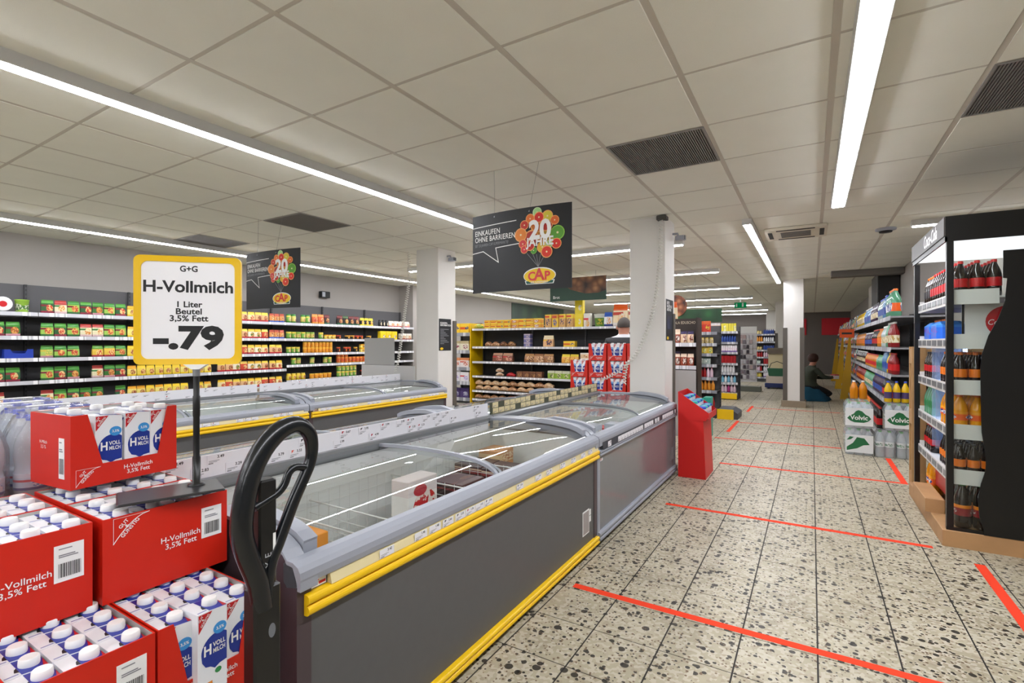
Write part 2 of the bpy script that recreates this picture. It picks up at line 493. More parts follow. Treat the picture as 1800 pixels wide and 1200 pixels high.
# grey guard strip beside pillar by the red stand, yellow sill tape on pillar behind freezer
ob('corner_guard', MB().box(-1.289,-1.279,5.50,5.585,0.0,1.62).mesh('corner_guard', m_guard), p1)
ob('base_band', MB().box(-1.664,-1.286,5.172,5.18,0.72,0.755).mesh('base_band', m_yellow), p1)
ob('corner_guard', MB().box(-4.376,-4.36,5.62,5.695,0.0,1.62).mesh('corner_guard', m_guard), p0)
# ================================================================== chest freezers
ARC = [(-0.81,0.758),(-0.70,0.765),(-0.59,0.769),(-0.48,0.770),(-0.37,0.768),(-0.29,0.764),(-0.22,0.757),(-0.16,0.748),(-0.11,0.734),(-0.075,0.716),(-0.055,0.695)]
m_liner = M('freezer_liner','d9dcda',0.4,var=0.04,vscale=6)
m_purple = M('freezer_side','4a3d42',0.4)
m_cream = M('cream_price_rail','e2d3a4',0.45,var=0.05,vscale=9)
m_fgrey = M('freezer_front_gloss','7c7d80',0.13,var=0.04,vscale=20)
m_rail = M('freezer_rail','84888c',0.3,metal=0.3)
m_wire = M('white_wire','d5d6d3',0.4)
m_card = M('price_card','ecebf0',0.5)
m_darkstrip = M('dark_label_strip','3f4248',0.4)
m_olive = M('dark_olive_strip','4d5140',0.4)
m_fine = M('fine_print','8b8b92',0.5)
def ribs(z0,z1,out=0.012):
    h=(z1-z0)/2; p=[(-0.018,z0)]
    for k in range(2):
        zc=z0+h*(k+0.5)
        for a in range(-4,5):
            t=a/4*PI/2
            p.append((-0.002+out*math.cos(t), zc+h*0.47*math.sin(t)))
    p.append((-0.018,z1))
    return p
def card_mesh(w,h,tri=None):
    b = MB().box(0,w,-0.0008,0,0,h,0)
    b.poly([(w*0.08,h*0.34),(w*0.62,h*0.34),(w*0.62,h*0.40),(w*0.08,h*0.40)],-0.001,1)
    b.poly([(w*0.08,h*0.22),(w*0.50,h*0.22),(w*0.50,h*0.27),(w*0.08,h*0.27)],-0.001,1)
    b.poly([(w*0.06,h*0.08),(w*0.30,h*0.08),(w*0.30,h*0.15),(w*0.06,h*0.15)],-0.001,2)
    if tri: b.poly([(w*0.16,h*0.90),(w*0.16,h*0.55),(w*0.34,h*0.90)],-0.001,3)
    return b
_CM = {}
def price_card(parent, loc, rz, w=0.062, h=0.032, price=None, tri=None, mat=None, rot=None):
    key=(w,h,tri,mat.name if mat else '')
    if key not in _CM:
        _CM[key]=card_mesh(w,h,tri).mesh('price_label',[mat or m_card,m_fine,m_ink,M('tri_'+(tri or 'x'),tri or '000000',0.5)])
    c = ob('price_label', _CM[key], parent, loc, rz, rot=rot)
    if price: text(price, h*0.42, m_ink, c, (w*0.68,-0.0014,h*0.72), 0, name='price_digits', bold=0.02)
    return c

def freezer(name, label, xf, y0, L, style, face, group=None, rail_cards=(), board_cards=(), board=True, nodetail=False):
    """front at local x=0 (facing +x), y 0..L"""
    t = thing(name, label, 'freezer', (xf, y0 if face>0 else y0+L, 0), 0 if face>0 else PI, group)
    yel = style=='yellow'
    fm = m_dgrey if yel else m_fgrey
    b = MB()
    b.box(-0.055,-0.016,0.012,L-0.012,0.07,0.655,0)
    b.box(-0.84,-0.80,0.012,L-0.012,0.07,0.745,0)
    b.box(-0.82,-0.03,0.012,L-0.012,0.07,0.20,0)
    ob('body', b.mesh('body',[fm]), t)
    ob('kick_base', MB().box(-0.80,-0.05,0.02,L-0.02,0.0,0.07).mesh('kick_base', m_blackm), t)
    arc_out = [(x-0.0,z+0.006) for x,z in ARC]
    prof = [(-0.84,0.06),(-0.012,0.06),(-0.012,0.66),(-0.03,0.70)]+arc_out[::-1]+[(-0.84,0.755)]
    e = MB().prism(prof,'y',0.0,0.045)
    em = e.mesh('end_wall', m_purple if yel else m_greyp)
    ob('end_wall', em, t); ob('end_wall', em, t, (0,L-0.045,0))
    # grey moulded trim following the top of each end wall
    band = [(x,z+0.016) for x,z in ARC]+[(-0.018,0.70),(0.002,0.675),(0.002,0.64),(-0.055,0.64),(-0.075,0.665)]+[(x,z-0.055) for x,z in ARC[::-1][1:]]
    tm = MB().prism(band,'y',0.001,0.055).mesh('end_trim', m_greyp)
    ob('end_trim', tm, t); ob('end_trim', tm, t, (0,L-0.056,0))
    # front rim
    rim = [(-0.016,0.648),(0.0,0.655),(0.003,0.672),(0.001,0.690),(-0.008,0.703),(-0.03,0.712),(-0.058,0.712),(-0.07,0.702),(-0.07,0.655),(-0.055,0.640)]
    ob('front_rim', MB().prism(rim,'y',0.0,L,smooth=False).mesh('front_rim', m_greyp), t)
    if yel:
        ob('upper_bumper', MB().prism(ribs(0.566,0.624),'y',0.022,L-0.004).mesh('upper_bumper', m_yellow), t)
        ob('lower_bumper', MB().prism(ribs(0.030,0.078),'y',0.022,L-0.004).mesh('lower_bumper', m_yellow), t)
        rl = MB().prism([(-0.016,0.624),(0.004,0.624),(-0.004,0.654),(-0.016,0.654)],'y',0.10,L-0.01)
        ob('price_rail', rl.mesh('price_rail', m_cream), t)
        sg = ob('maker_badge', MB().box(0,0.065,-0.001,0,0,0.022).mesh('maker_badge', m_whitep), t, (-0.0155,0.03,0.627), PI/2)
        text('AHT', 0.019, m_redink, sg, (0.022,-0.0014,0.011), bold=0.03)
        ob('badge_bar', MB().box(0.041,0.063,-0.0018,-0.001,0.005,0.012).mesh('badge_bar', m_redink), sg)
    else:
        ob('upper_bumper', MB().prism(ribs(0.575,0.612,0.010),'y',0.006,L-0.006).mesh('upper_bumper', m_greyp), t)
        ob('lower_bumper', MB().prism(ribs(0.030,0.09,0.010),'y',0.006,L-0.006).mesh('lower_bumper', m_greyp), t)
        ob('price_rail', MB().prism([(-0.016,0.612),(0.010,0.616),(0.002,0.660),(-0.016,0.660)],'y',0.05,L-0.02).mesh('price_rail', m_darkstrip), t)
        sg = ob('maker_badge', MB().box(0,0.05,-0.001,0,0,0.018).mesh('maker_badge', m_whitep), t, (-0.0155,0.05,0.535), PI/2)
        text('AHT', 0.014, m_redink, sg, (0.018,-0.0014,0.009), bold=0.03)
    # sliding curved glass lids with frames
    h = L/2
    for k,(a,bb,dz) in enumerate(((0.055,h+0.03,-0.006),(h-0.03,L-0.055,0.006))):
        arc = [(x,z+dz) for x,z in ARC]
        lid = ob('glass_lid', MB().sheet(arc,'y',a,bb).mesh('glass_lid', m_glass), t)
        for yy in ((bb-0.018,bb) if k==0 else (a,a+0.018), ):
            fr = MB().prism([(x,z+0.007) for x,z in arc]+[(x,z-0.009) for x,z in arc[::-1]],'y',yy[0],yy[1])
            ob('lid_frame', fr.mesh('lid_frame', m_greyp if yel else m_rail), lid)
        # moulded pull at the outer end of the lid
        yy = a if k==0 else bb
        s = 1 if k==0 else -1
        pa = [(x,z) for x,z in ARC if -0.50<x<-0.07]
        pb = [(x,z+0.006+dz) for x,z in pa]+[(-0.066,0.712+dz),(-0.066,0.742+dz)]+[(x+0.012,z+0.034+dz) for x,z in pa[::-1][:-1]]
        ob('lid_pull', MB().prism(pb,'y',yy+(0.004 if s>0 else -0.05),yy+(0.05 if s>0 else -0.004)).mesh('lid_pull', m_greyp), lid)
    # liner, wire dividers
    ln = MB()
    ln.box(-0.80,-0.797,0.046,L-0.046,0.20,0.735); ln.box(-0.058,-0.0551,0.046,L-0.046,0.20,0.655)
    ln.box(-0.797,-0.058,0.0451,0.048,0.20,0.70); ln.box(-0.797,-0.058,L-0.048,L-0.0451,0.20,0.70)
    ln.box(-0.797,-0.058,0.048,L-0.048,0.20,0.205)
    ob('liner', ln.mesh('liner', m_liner), t)
    if not nodetail:
        wd = MB()
        for k in range(13): wd.tube([(-0.78+k*0.06,0,0.26),(-0.78+k*0.06,0,0.60)],0.0015,4)
        for k in range(7): wd.tube([(-0.79,0,0.26+k*0.055),(-0.06,0,0.26+k*0.055)],0.0015 if k<6 else 0.004,4)
        wm = wd.mesh('wire_divider', m_wire)
        for yy in (0.45,0.62,1.13,1.59): ob('wire_divider', wm, t, (0,yy,0))
        bk = MB()
        n = int((L-0.12)/0.06)
        for k in range(n): bk.tube([(-0.78,0.06+k*0.06,0.26),(-0.78,0.06+k*0.06,0.62)],0.0015,4)
        for k in range(7): bk.tube([(-0.78,0.05,0.26+k*0.06),(-0.78,L-0.05,0.26+k*0.06)],0.0015,4)
        ob('back_wire_grid', bk.mesh('back_wire_grid', m_wire), t)
    # rear rail and label board
    ob('rear_rail', MB().prism([(-0.845,0.745),(-0.795,0.745),(-0.795,0.772),(-0.812,0.783),(-0.845,0.783)],'y',0.0,L).mesh('rear_rail', m_rail), t)
    if board:
        bd = ob('label_board', MB().prism([(-0.845,0.783),(-0.838,0.783),(-0.842,0.868),(-0.847,0.868)],'y',0.01,L-0.01).mesh('label_board', M('board_white','e9e9ee',0.45) if yel else m_olive), t)
        for yy,row,pr,tri in board_cards:
            price_card(bd, (-0.8375-0.002*row, yy, 0.786+row*0.042), PI/2, 0.075, 0.038, pr, tri, None if yel else m_cream)
    for yy,pr,tri in rail_cards:
        price_card(t, (0.0045 if yel else 0.0105, yy, 0.6255 if yel else 0.618), PI/2, 0.062, 0.027 if yel else 0.036, pr, tri, None, rot=(0.0,-0.26,PI/2) if False else None)
    return t

XF = -1.16
RT = 'b01722'; DK='22222a'
rail1 = [(0.28,'3.42',None),(0.44,'1.46',None),(0.515,'1.48',None),(0.59,'2.66',DK),(0.665,'2.55',DK),(0.73,'1.56',RT),(0.795,'1.63',None),(0.86,'2.66',DK),(1.12,'2.26',DK),(1.30,'1.78',None),(1.42,'2.86',RT),(1.58,'1.99',DK),(1.72,'2.79',DK),(1.86,'1.49',None),(1.97,'3.29',DK)]
board1 = [(0.05,1,'3.49',None),(0.14,0,'2.83',None),(0.20,1,'3.49',None),(0.27,0,'3.29',None),(0.46,0,'5.79',None),(0.55,0,'3.33','e0604a'),(0.60,1,'3.19',DK),(0.79,0,'1.99',None),(0.83,1,'3.67',RT),(0.95,1,'3.95',DK),(1.02,0,'4.99',RT),(1.10,1,'3.99',RT),(1.22,1,'2.99',None),(1.30,1,'3.79',RT),(1.31,0,'3.35',RT),(1.39,0,'3.25',RT),(1.44,1,'3.24',None),(1.53,1,'2.89',None),(1.55,0,'2.49',None),(1.62,1,'2.99',None),(1.70,0,'1.99',DK),(1.96,1,'1.99',DK),(1.98,0,'2.29',DK)]
FZ1 = freezer('chest_freezer','nearest chest freezer with yellow bumpers and dark grey front by the aisle',XF,0.836,2.154,'yellow',1,rail_cards=rail1,board_cards=board1)
rail2 = [(0.13,'1.99',None)]+[(0.33+0.066*k,None,None) for k in range(9)]+[(0.96+0.066*k,None,None) for k in range(4)]+[(1.27,None,None),(1.35,None,None)]+[(1.52+0.068*k,None,None) for k in range(6)]+[(1.98,None,None)]
board2 = [(0.04+0.082*k,r,None,None) for k in range(25) for r in (0,1) if (k*7+r*3)%6!=4]
FZ2 = freezer('chest_freezer','glossy grey chest freezer without yellow bumpers next to the white pillar',XF,3.0,2.12,'grey',1,rail_cards=rail2,board_cards=board2)
freezer('chest_freezer','chest freezer facing away behind the nearest freezer, back to back',XF-1.69-0.012,0.862,2.128,'yellow',-1,board=False,nodetail=True)
freezer('chest_freezer','chest freezer facing away behind the glossy grey freezer, back to back',XF-1.69-0.012,3.0,2.12,'grey',-1,board=False,nodetail=True)
XG = -4.20
def frail(n,s): return [(0.12+0.068*k,None,(None,DK,RT)[(k*s)%3]) for k in range(n) if (k*s)%5 not in (1,4)]
bI = [(0.05+0.085*k,r,None,(None,None,RT,DK)[(k+r)%4]) for k in range(24) for r in (0,1) if (k*5+r*3)%7 in (0,2,3)]
freezer('chest_freezer','left freezer with yellow bumpers of the second island, behind the price sign',XG,1.0,2.13,'yellow',1,rail_cards=frail(28,2),board_cards=bI,nodetail=True)
freezer('chest_freezer','right freezer with yellow bumpers of the second island, beside the pillar with a poster',XG,3.14,2.13,'yellow',1,rail_cards=frail(28,3),board_cards=bI,nodetail=True)
freezer('chest_freezer','rear freezer of the second island facing the left wall shelves, far end',XG-1.69-0.012,3.14,2.13,'yellow',-1,board=False,nodetail=True)
freezer('chest_freezer','rear freezer of the second island facing the left wall shelves, near end',XG-1.69-0.012,1.0,2.13,'yellow',-1,board=False,nodetail=True)
# info plate on nearest freezer's front
pl = ob('info_plate', MB().box(0,0.10,-0.002,0,0,0.145).mesh('info_plate', m_whitep), FZ1, (-0.0155,1.93,0.14), PI/2)
ob('plate_window', MB().box(0.008,0.092,-0.003,-0.002,0.008,0.137).mesh('plate_window', M('plate_window','a39a98',0.35,var=0.1,vscale=30)), pl)
ob('plate_tab', MB().box(0.104,0.128,-0.002,0,0.06,0.095).box(0.104,0.128,-0.002,0,0.10,0.135).mesh('plate_tab', m_whitep), pl)
pl2 = ob('info_plate', MB().box(0,0.08,-0.002,0,0,0.12).mesh('info_plate', M('plate_grey','84848a',0.35)), FZ2, (-0.0155,1.96,0.16), PI/2)

# ------------------------------------------------------------------ frozen goods
def carton(w,d,h,mat,name='carton',side=None):
    b = MB().bbox(0,w,0,d,0,h,0.003)
    return b.mesh(name, mat)
pk_straw = PRINT('print_strawberry','e9e4de',top='e4d6d4',blob='c3262a',blob2='ead9cf',bx=0.55,bz=0.42,br=0.42,logo='b9303a')
pk_choc = PRINT('print_chocolate','2a1416',top='4a1a1e',stripe='7c1a22',blob='c9b8a8',blob2='3b1d18',bx=0.5,bz=0.5,br=0.3)
pk_pizza = PRINT('print_pizza','7c1418',top='3a1414',stripe='d9c7a8',blob='c8883a',blob2='8c2418',bx=0.5,bz=0.45,br=0.38)
pk_orange = PRINT('print_orange','c9251b',top='e8932a',stripe='f0d06a',blob='e9a23a',blob2='c33a22',br=0.35)
pk_tan = PRINT('print_tan','d9b98a',top='c98a4a',blob='b8682a',blob2='ead2a8',br=0.4)
pk_ice = PRINT('print_ice','d8d8da',top='b8bcc8',stripe='5a4a40',blob='6b5440',blob2='efe6da',br=0.35)
pk_blue = PRINT('print_blue','3a4fb4',top='7088d0',blob='e8e8f4',blob2='4458b8',br=0.35)
pk_green = PRINT('print_greenveg','2f6a30',top='5d9a3a',blob='a8c85a',blob2='4f8a30',br=0.38)
pk_white = PRINT('print_whitepack','e4e4e4',top='c22a30',blob='d8b890',blob2='e8d8c0',br=0.32)
_GN={}
def goods(X,Y,z,w,d,h,mat,label,group=None,rz=PI/2,tilt=0.0,name='frozen_box',cat='frozen food'):
    o = ob(name, carton(w,d,h,mat,name), None, (X,Y,z), rz, rot=(tilt,0,rz))
    if group:
        k=_GN[group]=_GN.get(group,-1)+1
        label=ordw(k)+' '+label if k<40 else label
    return tag(o,label,cat,group)
ZF = 0.206
# nearest freezer
goods(-1.62,1.745,ZF+0.17,0.21,0.11,0.27,pk_straw,'upright white frozen cake box with strawberry pictures in nearest freezer')
goods(-1.62,1.75,ZF,0.20,0.13,0.168,pk_choc,'dark frozen box under the strawberry cake box',name='frozen_box')
goods(-1.60,1.02,ZF+0.08,0.26,0.14,0.29,pk_orange,'orange and red frozen box at the near end of nearest freezer')
goods(-1.58,1.03,ZF,0.24,0.16,0.078,pk_choc,'dark frozen box under the orange box at near end of nearest freezer')
for k,(xx,yy,n) in enumerate(((-1.30,2.005,4),(-1.52,2.005,5),(-1.30,2.203,4))):
    for q in range(n):
        goods(xx,yy+0.006*q,ZF+q*0.075,0.20,0.19,0.072,pk_choc,'dark dessert box stacked beside strawberry cake box, counted upward','dark dessert boxes in nearest freezer')
for k,(xx,yy,n) in enumerate(((-1.28,2.47,6),(-1.50,2.46,7),(-1.71,2.47,7))):
    for q in range(n):
        goods(xx,yy+0.004*(q%2),ZF+q*0.05,0.22,0.20,0.047,pk_pizza,'dark red pizza box stacked in nearest freezer, counted upward','pizza boxes in nearest freezer')
for q in range(4):
    goods(-1.30-0.02*q,2.72,ZF+0.12+q*0.055,0.20,0.17,0.05,pk_tan,'tan bag of frozen snacks at far end of nearest freezer','tan bags in nearest freezer')
for q in range(5):
    goods(-1.72,2.69+0.0*q,ZF+q*0.08,0.18,0.16,0.077,pk_tan,'yellow tan frozen box stacked at rear far corner of nearest freezer','tan boxes at the rear of nearest freezer')
# glossy grey freezer: ice cream
for q in range(3):
    goods(-1.30,3.805+0.0*q,ZF+0.02+q*0.145,0.145,0.13,0.14,pk_ice,'brown and white ice cream tub box in the glossy grey freezer','brown ice cream boxes')
    for c in range(2):
        goods(-1.46-0.15*c,3.465,ZF+0.02+q*0.13,0.13,0.13,0.125,pk_blue,'blue and white ice cream box in the glossy grey freezer','blue ice cream boxes')
        goods(-1.44-0.145*c,3.645,ZF+0.02+q*0.145,0.145,0.13,0.14,pk_ice,'brown and white ice cream tub box in the glossy grey freezer','brown ice cream boxes')
for q in range(3):
    for c in range(3):
        goods(-1.26-0.16*c,4.15+0.02*q,ZF+0.02+q*0.11,0.17,0.13,0.105,pk_white,'white and red frozen pack in the glossy grey freezer','white frozen packs')
for q in range(4):
    goods(-1.78,3.645,ZF+q*0.09,0.46,0.14,0.085,pk_white,'long white frozen carton along the back of the glossy grey freezer','long white frozen cartons')
# other freezers: vegetables and boxes lying flat
def fill(x0,y0,n,seed,label,group,mats):
    rr = random.Random(seed)
    for k in range(n):
        xx = x0-0.16-0.21*(k%3); yy = y0+0.10+0.24*(k//3)
        hh = 0.16+0.16*rr.random(); nn = 1
        mt = mats[(k//3+k)%len(mats)]
        for q in range(nn):
            goods(xx+rr.uniform(-.01,.01),yy+rr.uniform(-.005,.005),ZF+q*(hh+0.002),0.20,0.18,hh,mt,label,group)
fill(-2.0,0.86,21,3,'frozen vegetable box lying behind the nearest one, counted from near end','frozen boxes in the back to back freezer, near',[pk_green,pk_orange,pk_choc])
fill(-2.0,3.0,18,4,'frozen fish box lying behind glossy grey freezer, counted from near end','frozen boxes in the back to back freezer, far',[pk_green,pk_blue,pk_white])
fill(-4.21,1.0,21,5,'frozen ready meal box in left freezer of second island, from near end','frozen boxes in second island, left',[pk_green,pk_tan,pk_ice])
fill(-4.21,3.14,21,6,'frozen ready meal box in right freezer of second island, from near end','frozen boxes in second island, right',[pk_choc,pk_green,pk_white])
# ================================================================== milk pallet
def MBmesh(b, me, off=(0,0,0), m=0):
    vs=[(v.co.x+off[0],v.co.y+off[1],v.co.z+off[2]) for v in me.vertices]
    return b.add(vs,[tuple(p.vertices) for p in me.polygons],m)
m_carton = M('milk_carton_white','eceef2',0.35)
m_cblue = M('milk_carton_blue','1f2f9c',0.35)
m_cap = M('white_cap','f4f4f2',0.35)
m_lblue = M('light_blue_print','3a94d8',0.4)
m_green = M('green_print','2f8a4a',0.45)
m_orangep = M('orange_print','e08a2a',0.45)
m_lilac = M('lilac_print','8d8fc0',0.5)
CW, CD, CH = 0.070, 0.070, 0.196
b = MB()
b.prism([(0,0),(CW,0),(CW,CH-0.004),(CW*0.40,CH),(0,CH)],'y',0,CD,0)
b.add([(CW*0.40,0.001,CH+0.0005),(CW*0.995,0.001,CH-0.0034),(CW*0.995,CD-0.001,CH-0.0034),(CW*0.40,CD-0.001,CH+0.0005)],[(0,1,2,3)],1)
b.add([(CW*0.86,0.002,CH-0.0019),(CW*0.998,0.002,CH-0.0028),(CW*0.998,CD*0.6,CH-0.0028)],[(0,1,2)],2)
b.add([(CW*0.06,0.006,CH+0.0006),(CW*0.36,0.006,CH+0.0006),(CW*0.36,0.010,CH+0.0006),(CW*0.06,0.010,CH+0.0006)],[(0,1,2,3)],3)
b.add([(CW*0.30,0.018,CH+0.0006),(CW*0.40,0.014,CH+0.0006),(CW*0.40,0.036,CH+0.0006),(CW*0.34,0.030,CH+0.0006)],[(0,1,2,3)],4)
carton_me = b.mesh('milk_carton_body',[m_carton,m_cblue,m_redink,m_lilac,m_ink])
cap_me = MB().lathe([(0.0165,0),(0.0172,0.004),(0.0165,0.015),(0.0148,0.0172)],18).mesh('screw_cap', m_cap)
# printed front
b = MB()
e = -0.0006
b.poly([(0.002,CH-0.002),(0.034,CH-0.002),(0.002,CH-0.045)],e,1)
pts=[(CW-0.001,0.062),(CW-0.001,0.128)]
for k in range(13):
    a = PI*0.30+k*PI*0.70/12
    pts.append((0.046+0.038*math.cos(a), 0.098+0.040*math.sin(a)))
pts += [(0.010,0.080),(0.018,0.066),(0.030,0.062),(0.040,0.054),(0.052,0.060)]
b.poly(pts,e,2)
b.disc(0.052,0.146,0.016,0.014,e*1.6,20,3)
b.disc(0.048,0.046,0.008,0.007,e*1.6,10,4)
b.poly([(0.006,0.012),(0.034,0.012),(0.034,0.028),(0.006,0.028)],e*1.6,5)
MBmesh(b,text_mesh('H',0.034,m_whitep,bold=0.03,sx=0.8),(0.0225,e*2.4,0.103),0)
MBmesh(b,text_mesh('VOLL',0.0155,m_whitep,bold=0.02,sx=0.8),(0.050,e*2.4,0.111),0)
MBmesh(b,text_mesh('MILCH',0.0155,m_whitep,bold=0.02,sx=0.66),(0.050,e*2.4,0.096),0)
MBmesh(b,text_mesh('3,5%',0.010,m_whitep,bold=0.02),(0.052,e*2.6,0.146),0)
tg = text_mesh('GUT\n&\nGÜNSTIG',0.0072,m_whitep,bold=0.02,lead=0.85)
ca,sa = math.cos(0.93),math.sin(0.93)
b.add([(v.co.x*ca-v.co.z*sa+0.0115,e*2.4,v.co.x*sa+v.co.z*ca+CH-0.0145) for v in tg.vertices],[tuple(p.vertices) for p in tg.polygons],0)
front_print = b.mesh('front_print',[m_whitep,m_redink,m_blueink,m_lblue,m_green,m_orangep])
b = MB()
b.poly([(0.004,CH-0.014),(CD-0.004,CH-0.014),(CD*0.5,CH-0.05)],e,1)
for zz in (0.142,0.098,0.052): b.poly([(0.01,zz),(CD-0.01,zz),(CD-0.01,zz+0.007),(0.01,zz+0.007)],e,0)
for k in range(12):
    zz=0.02+k*0.010
    b.poly([(0.014,zz),(0.05-0.012*(k%3),zz),(0.05-0.012*(k%3),zz+0.002),(0.014,zz+0.002)],e,2)
side_print = b.mesh('side_print',[m_lilac,m_blueink,m_fine])
def milk(X,Y,z,rz,label,group,side=False,front=True,tray=None):
    t = thing('milk_carton',label,'milk carton',(X,Y,z),rz,group)
    ob('carton_body',carton_me,t); ob('screw_cap',cap_me,t,(CW*0.68,CD*0.5,CH-0.0025))
    if front: ob('front_print',front_print,t)
    if side: ob('side_print',side_print,t,(0,CD,0),-PI/2)
    return t
m_cardin = M('card_inside','b9b6b0',0.7,var=0.05,vscale=20)
def tray_mesh(L,D,H,cut):
    b = MB(); th=0.003
    if cut:
        b.prism([(0,0),(L,0),(L,H),(L*0.90,H),(L*0.80,H*0.29),(L*0.27,H*0.29),(L*0.14,H),(0,H)],'y',0,th,0)
    else:
        b.box(0,L,0,th,0,H,0)
    b.box(0,L,D-th,D,0,H,0)
    b.box(0,th,th,D-th,0,H,0); b.box(L-th,L,th,D-th,0,H,0)
    b.box(th,L-th,th,D-th,0,0.003,1)
    b.box(th,th+0.001,th,D-th,0.003,H-0.001,1); b.box(L-th-0.001,L-th,th,D-th,0.003,H-0.001,1)
    b.box(th,L-th,D-th-0.001,D-th,0.003,H-0.001,1)
    return b.mesh('tray_wall',[m_red,m_cardin])
def barcode(w,h,seed):
    rr=random.Random(seed); b=MB().box(0,w,-0.0008,0,0,h,0); x=w*0.14
    while x<w*0.9:
        ww=w*rr.choice((0.012,0.012,0.024,0.036)); b.poly([(x,h*0.12),(x+ww,h*0.12),(x+ww,h*0.50),(x,h*0.50)],-0.0014,1); x+=ww+w*rr.choice((0.012,0.02,0.03))
    for k,zz in enumerate((0.66,0.71,0.88)): b.poly([(w*0.15,h*zz),(w*(0.8-0.1*k),h*zz),(w*(0.8-0.1*k),h*(zz+0.03)),(w*0.15,h*(zz+0.03))],-0.0014,2)
    return b.mesh('barcode_label',[m_whitep,m_ink,m_fine])
bar_me = barcode(0.055,0.085,4)
def logo_mesh(s):
    b = MB()
    b.stroke([(0,0),(0,s),(s*1.25,s)],s*0.014,-0.0008,0)
    arc=[(s*1.25-s*1.25*(k/8)**0.8, s-s*(k/8)**1.5) for k in range(9)]
    b.stroke(arc,s*0.03,-0.0008,0)
    tg = text_mesh('GUT\n&\nGÜNSTIG',s*0.20,m_whitep,bold=0.015,lead=0.8)
    a=0.80; ca,sa=math.cos(a),math.sin(a)
    b.add([(v.co.x*ca-v.co.z*sa+s*0.46,-0.0008,v.co.x*sa+v.co.z*ca+s*0.62) for v in tg.vertices],[tuple(p.vertices) for p in tg.polygons],0)
    return b.mesh('brand_print',[m_whitep])
logo_me = logo_mesh(0.062); logo_s = logo_mesh(0.047)
txt_me = text_mesh('H-Vollmilch\n3,5% Fett',0.021,m_whitep,bold=0.008,lead=0.9)
txt_s = text_mesh('H-Vollmilch\n3,5% Fett',0.017,m_whitep,bold=0.008,lead=0.9)
TH = 0.208
_tm = {}
def tray(X,Y,z,L,D,rz,label,cut=False,bar=False,logo=True,group=None,plain=False):
    k=(L,D,cut)
    if k not in _tm: _tm[k]=tray_mesh(L,D,TH,cut)
    t = thing('carton_tray',label,'box',(X,Y,z),rz,group)
    w = ob('tray_wall',_tm[k],t)
    if plain: return t
    if cut:
        ob('brand_print',logo_s,t,(0.012,-0.0003,0.006))
        ob('lettering',txt_s,t,(L*0.60,-0.001,0.030))
    else:
        if logo: ob('brand_print',logo_me,t,(0.022,-0.0003,TH-0.066))
        ob('lettering',txt_me,t,(L*0.585,-0.001,TH*0.50))
    if bar: ob('barcode_label',bar_me,t,(L-0.072,-0.0003,TH*0.42))
    return t
H2 = PI/2
def fillmilk(X,Y,z,nx,ny,rz,label,group,rot=None,skip=(),side=False):
    # X,Y: front-left corner of the tray; columns along the front, rows going back
    c,s = math.cos(rz),math.sin(rz)
    for i in range(nx):
        for j in range(ny):
            if (i,j) in skip: continue
            lx = 0.0045+i*0.0735; ly = 0.0045+j*0.0728
            milk(X+lx*c-ly*s, Y+lx*s+ly*c, z+0.004, rz, label+', '+('front' if j==0 else ordw(j))+' row, '+ordw(i)+' from left', group, side=side and j==0, front=(j==0))
Z1,Z2,Z3 = 0.244,0.452,0.660
# top layer of the lower stacks
tray(-1.245,0.540,Z2,0.230,0.302,H2,'red tray of milk with cut-out front nearest the pallet truck handle',cut=True)
fillmilk(-1.245,0.540,Z2,3,4,H2,'milk carton in cut-out tray by truck handle','milk cartons in the cut-out tray by the handle',skip={(1,0)})
milk(-1.226,0.614,Z2+0.004+0.012,H2+0.05,'milk carton pushed forward and up out of the cut-out tray','milk cartons in the cut-out tray by the handle')
tray(-1.245,0.305,Z2,0.230,0.302,H2,'red tray of milk in the bottom left corner with closed front',bar=True,logo=False)
fillmilk(-1.245,0.305,Z2,3,4,H2,'milk carton in lowest tray, bottom left','milk cartons in the lowest left tray')
tray(-1.245,0.070,Z2,0.230,0.302,H2,'red tray of milk cut off by the bottom left edge of the photo')
fillmilk(-1.245,0.070,Z2,3,4,H2,'milk carton in tray cut off bottom left','milk cartons in the tray at the frame edge')
# second layer, one row back
tray(-1.480,0.522,Z3,0.301,0.228,H2,'large red tray of milk under the price sign base, closed front with barcode',bar=True)
fillmilk(-1.480,0.522,Z3,4,3,H2,'milk carton in tray under price sign','milk cartons under the price sign')
tray(-1.490,0.205,Z3,0.301,0.228,H2,'large red tray of milk at left edge beside the tray under the price sign',bar=True)
fillmilk(-1.490,0.205,Z3,4,3,H2,'milk carton in large tray at left edge','milk cartons in the large left tray')
tray(-1.712,0.522,Z3,0.301,0.228,H2,'red tray of milk directly underneath the topmost tray')
fillmilk(-1.712,0.522,Z3,4,3,H2,'milk carton underneath the topmost tray','milk cartons below the topmost tray')
tray(-1.722,0.205,Z3,0.301,0.228,H2,'red tray of milk behind the large left tray, in front of water bottles')
fillmilk(-1.722,0.205,Z3,4,3,H2,'milk carton in tray before water bottles','milk cartons in front of the water bottles')
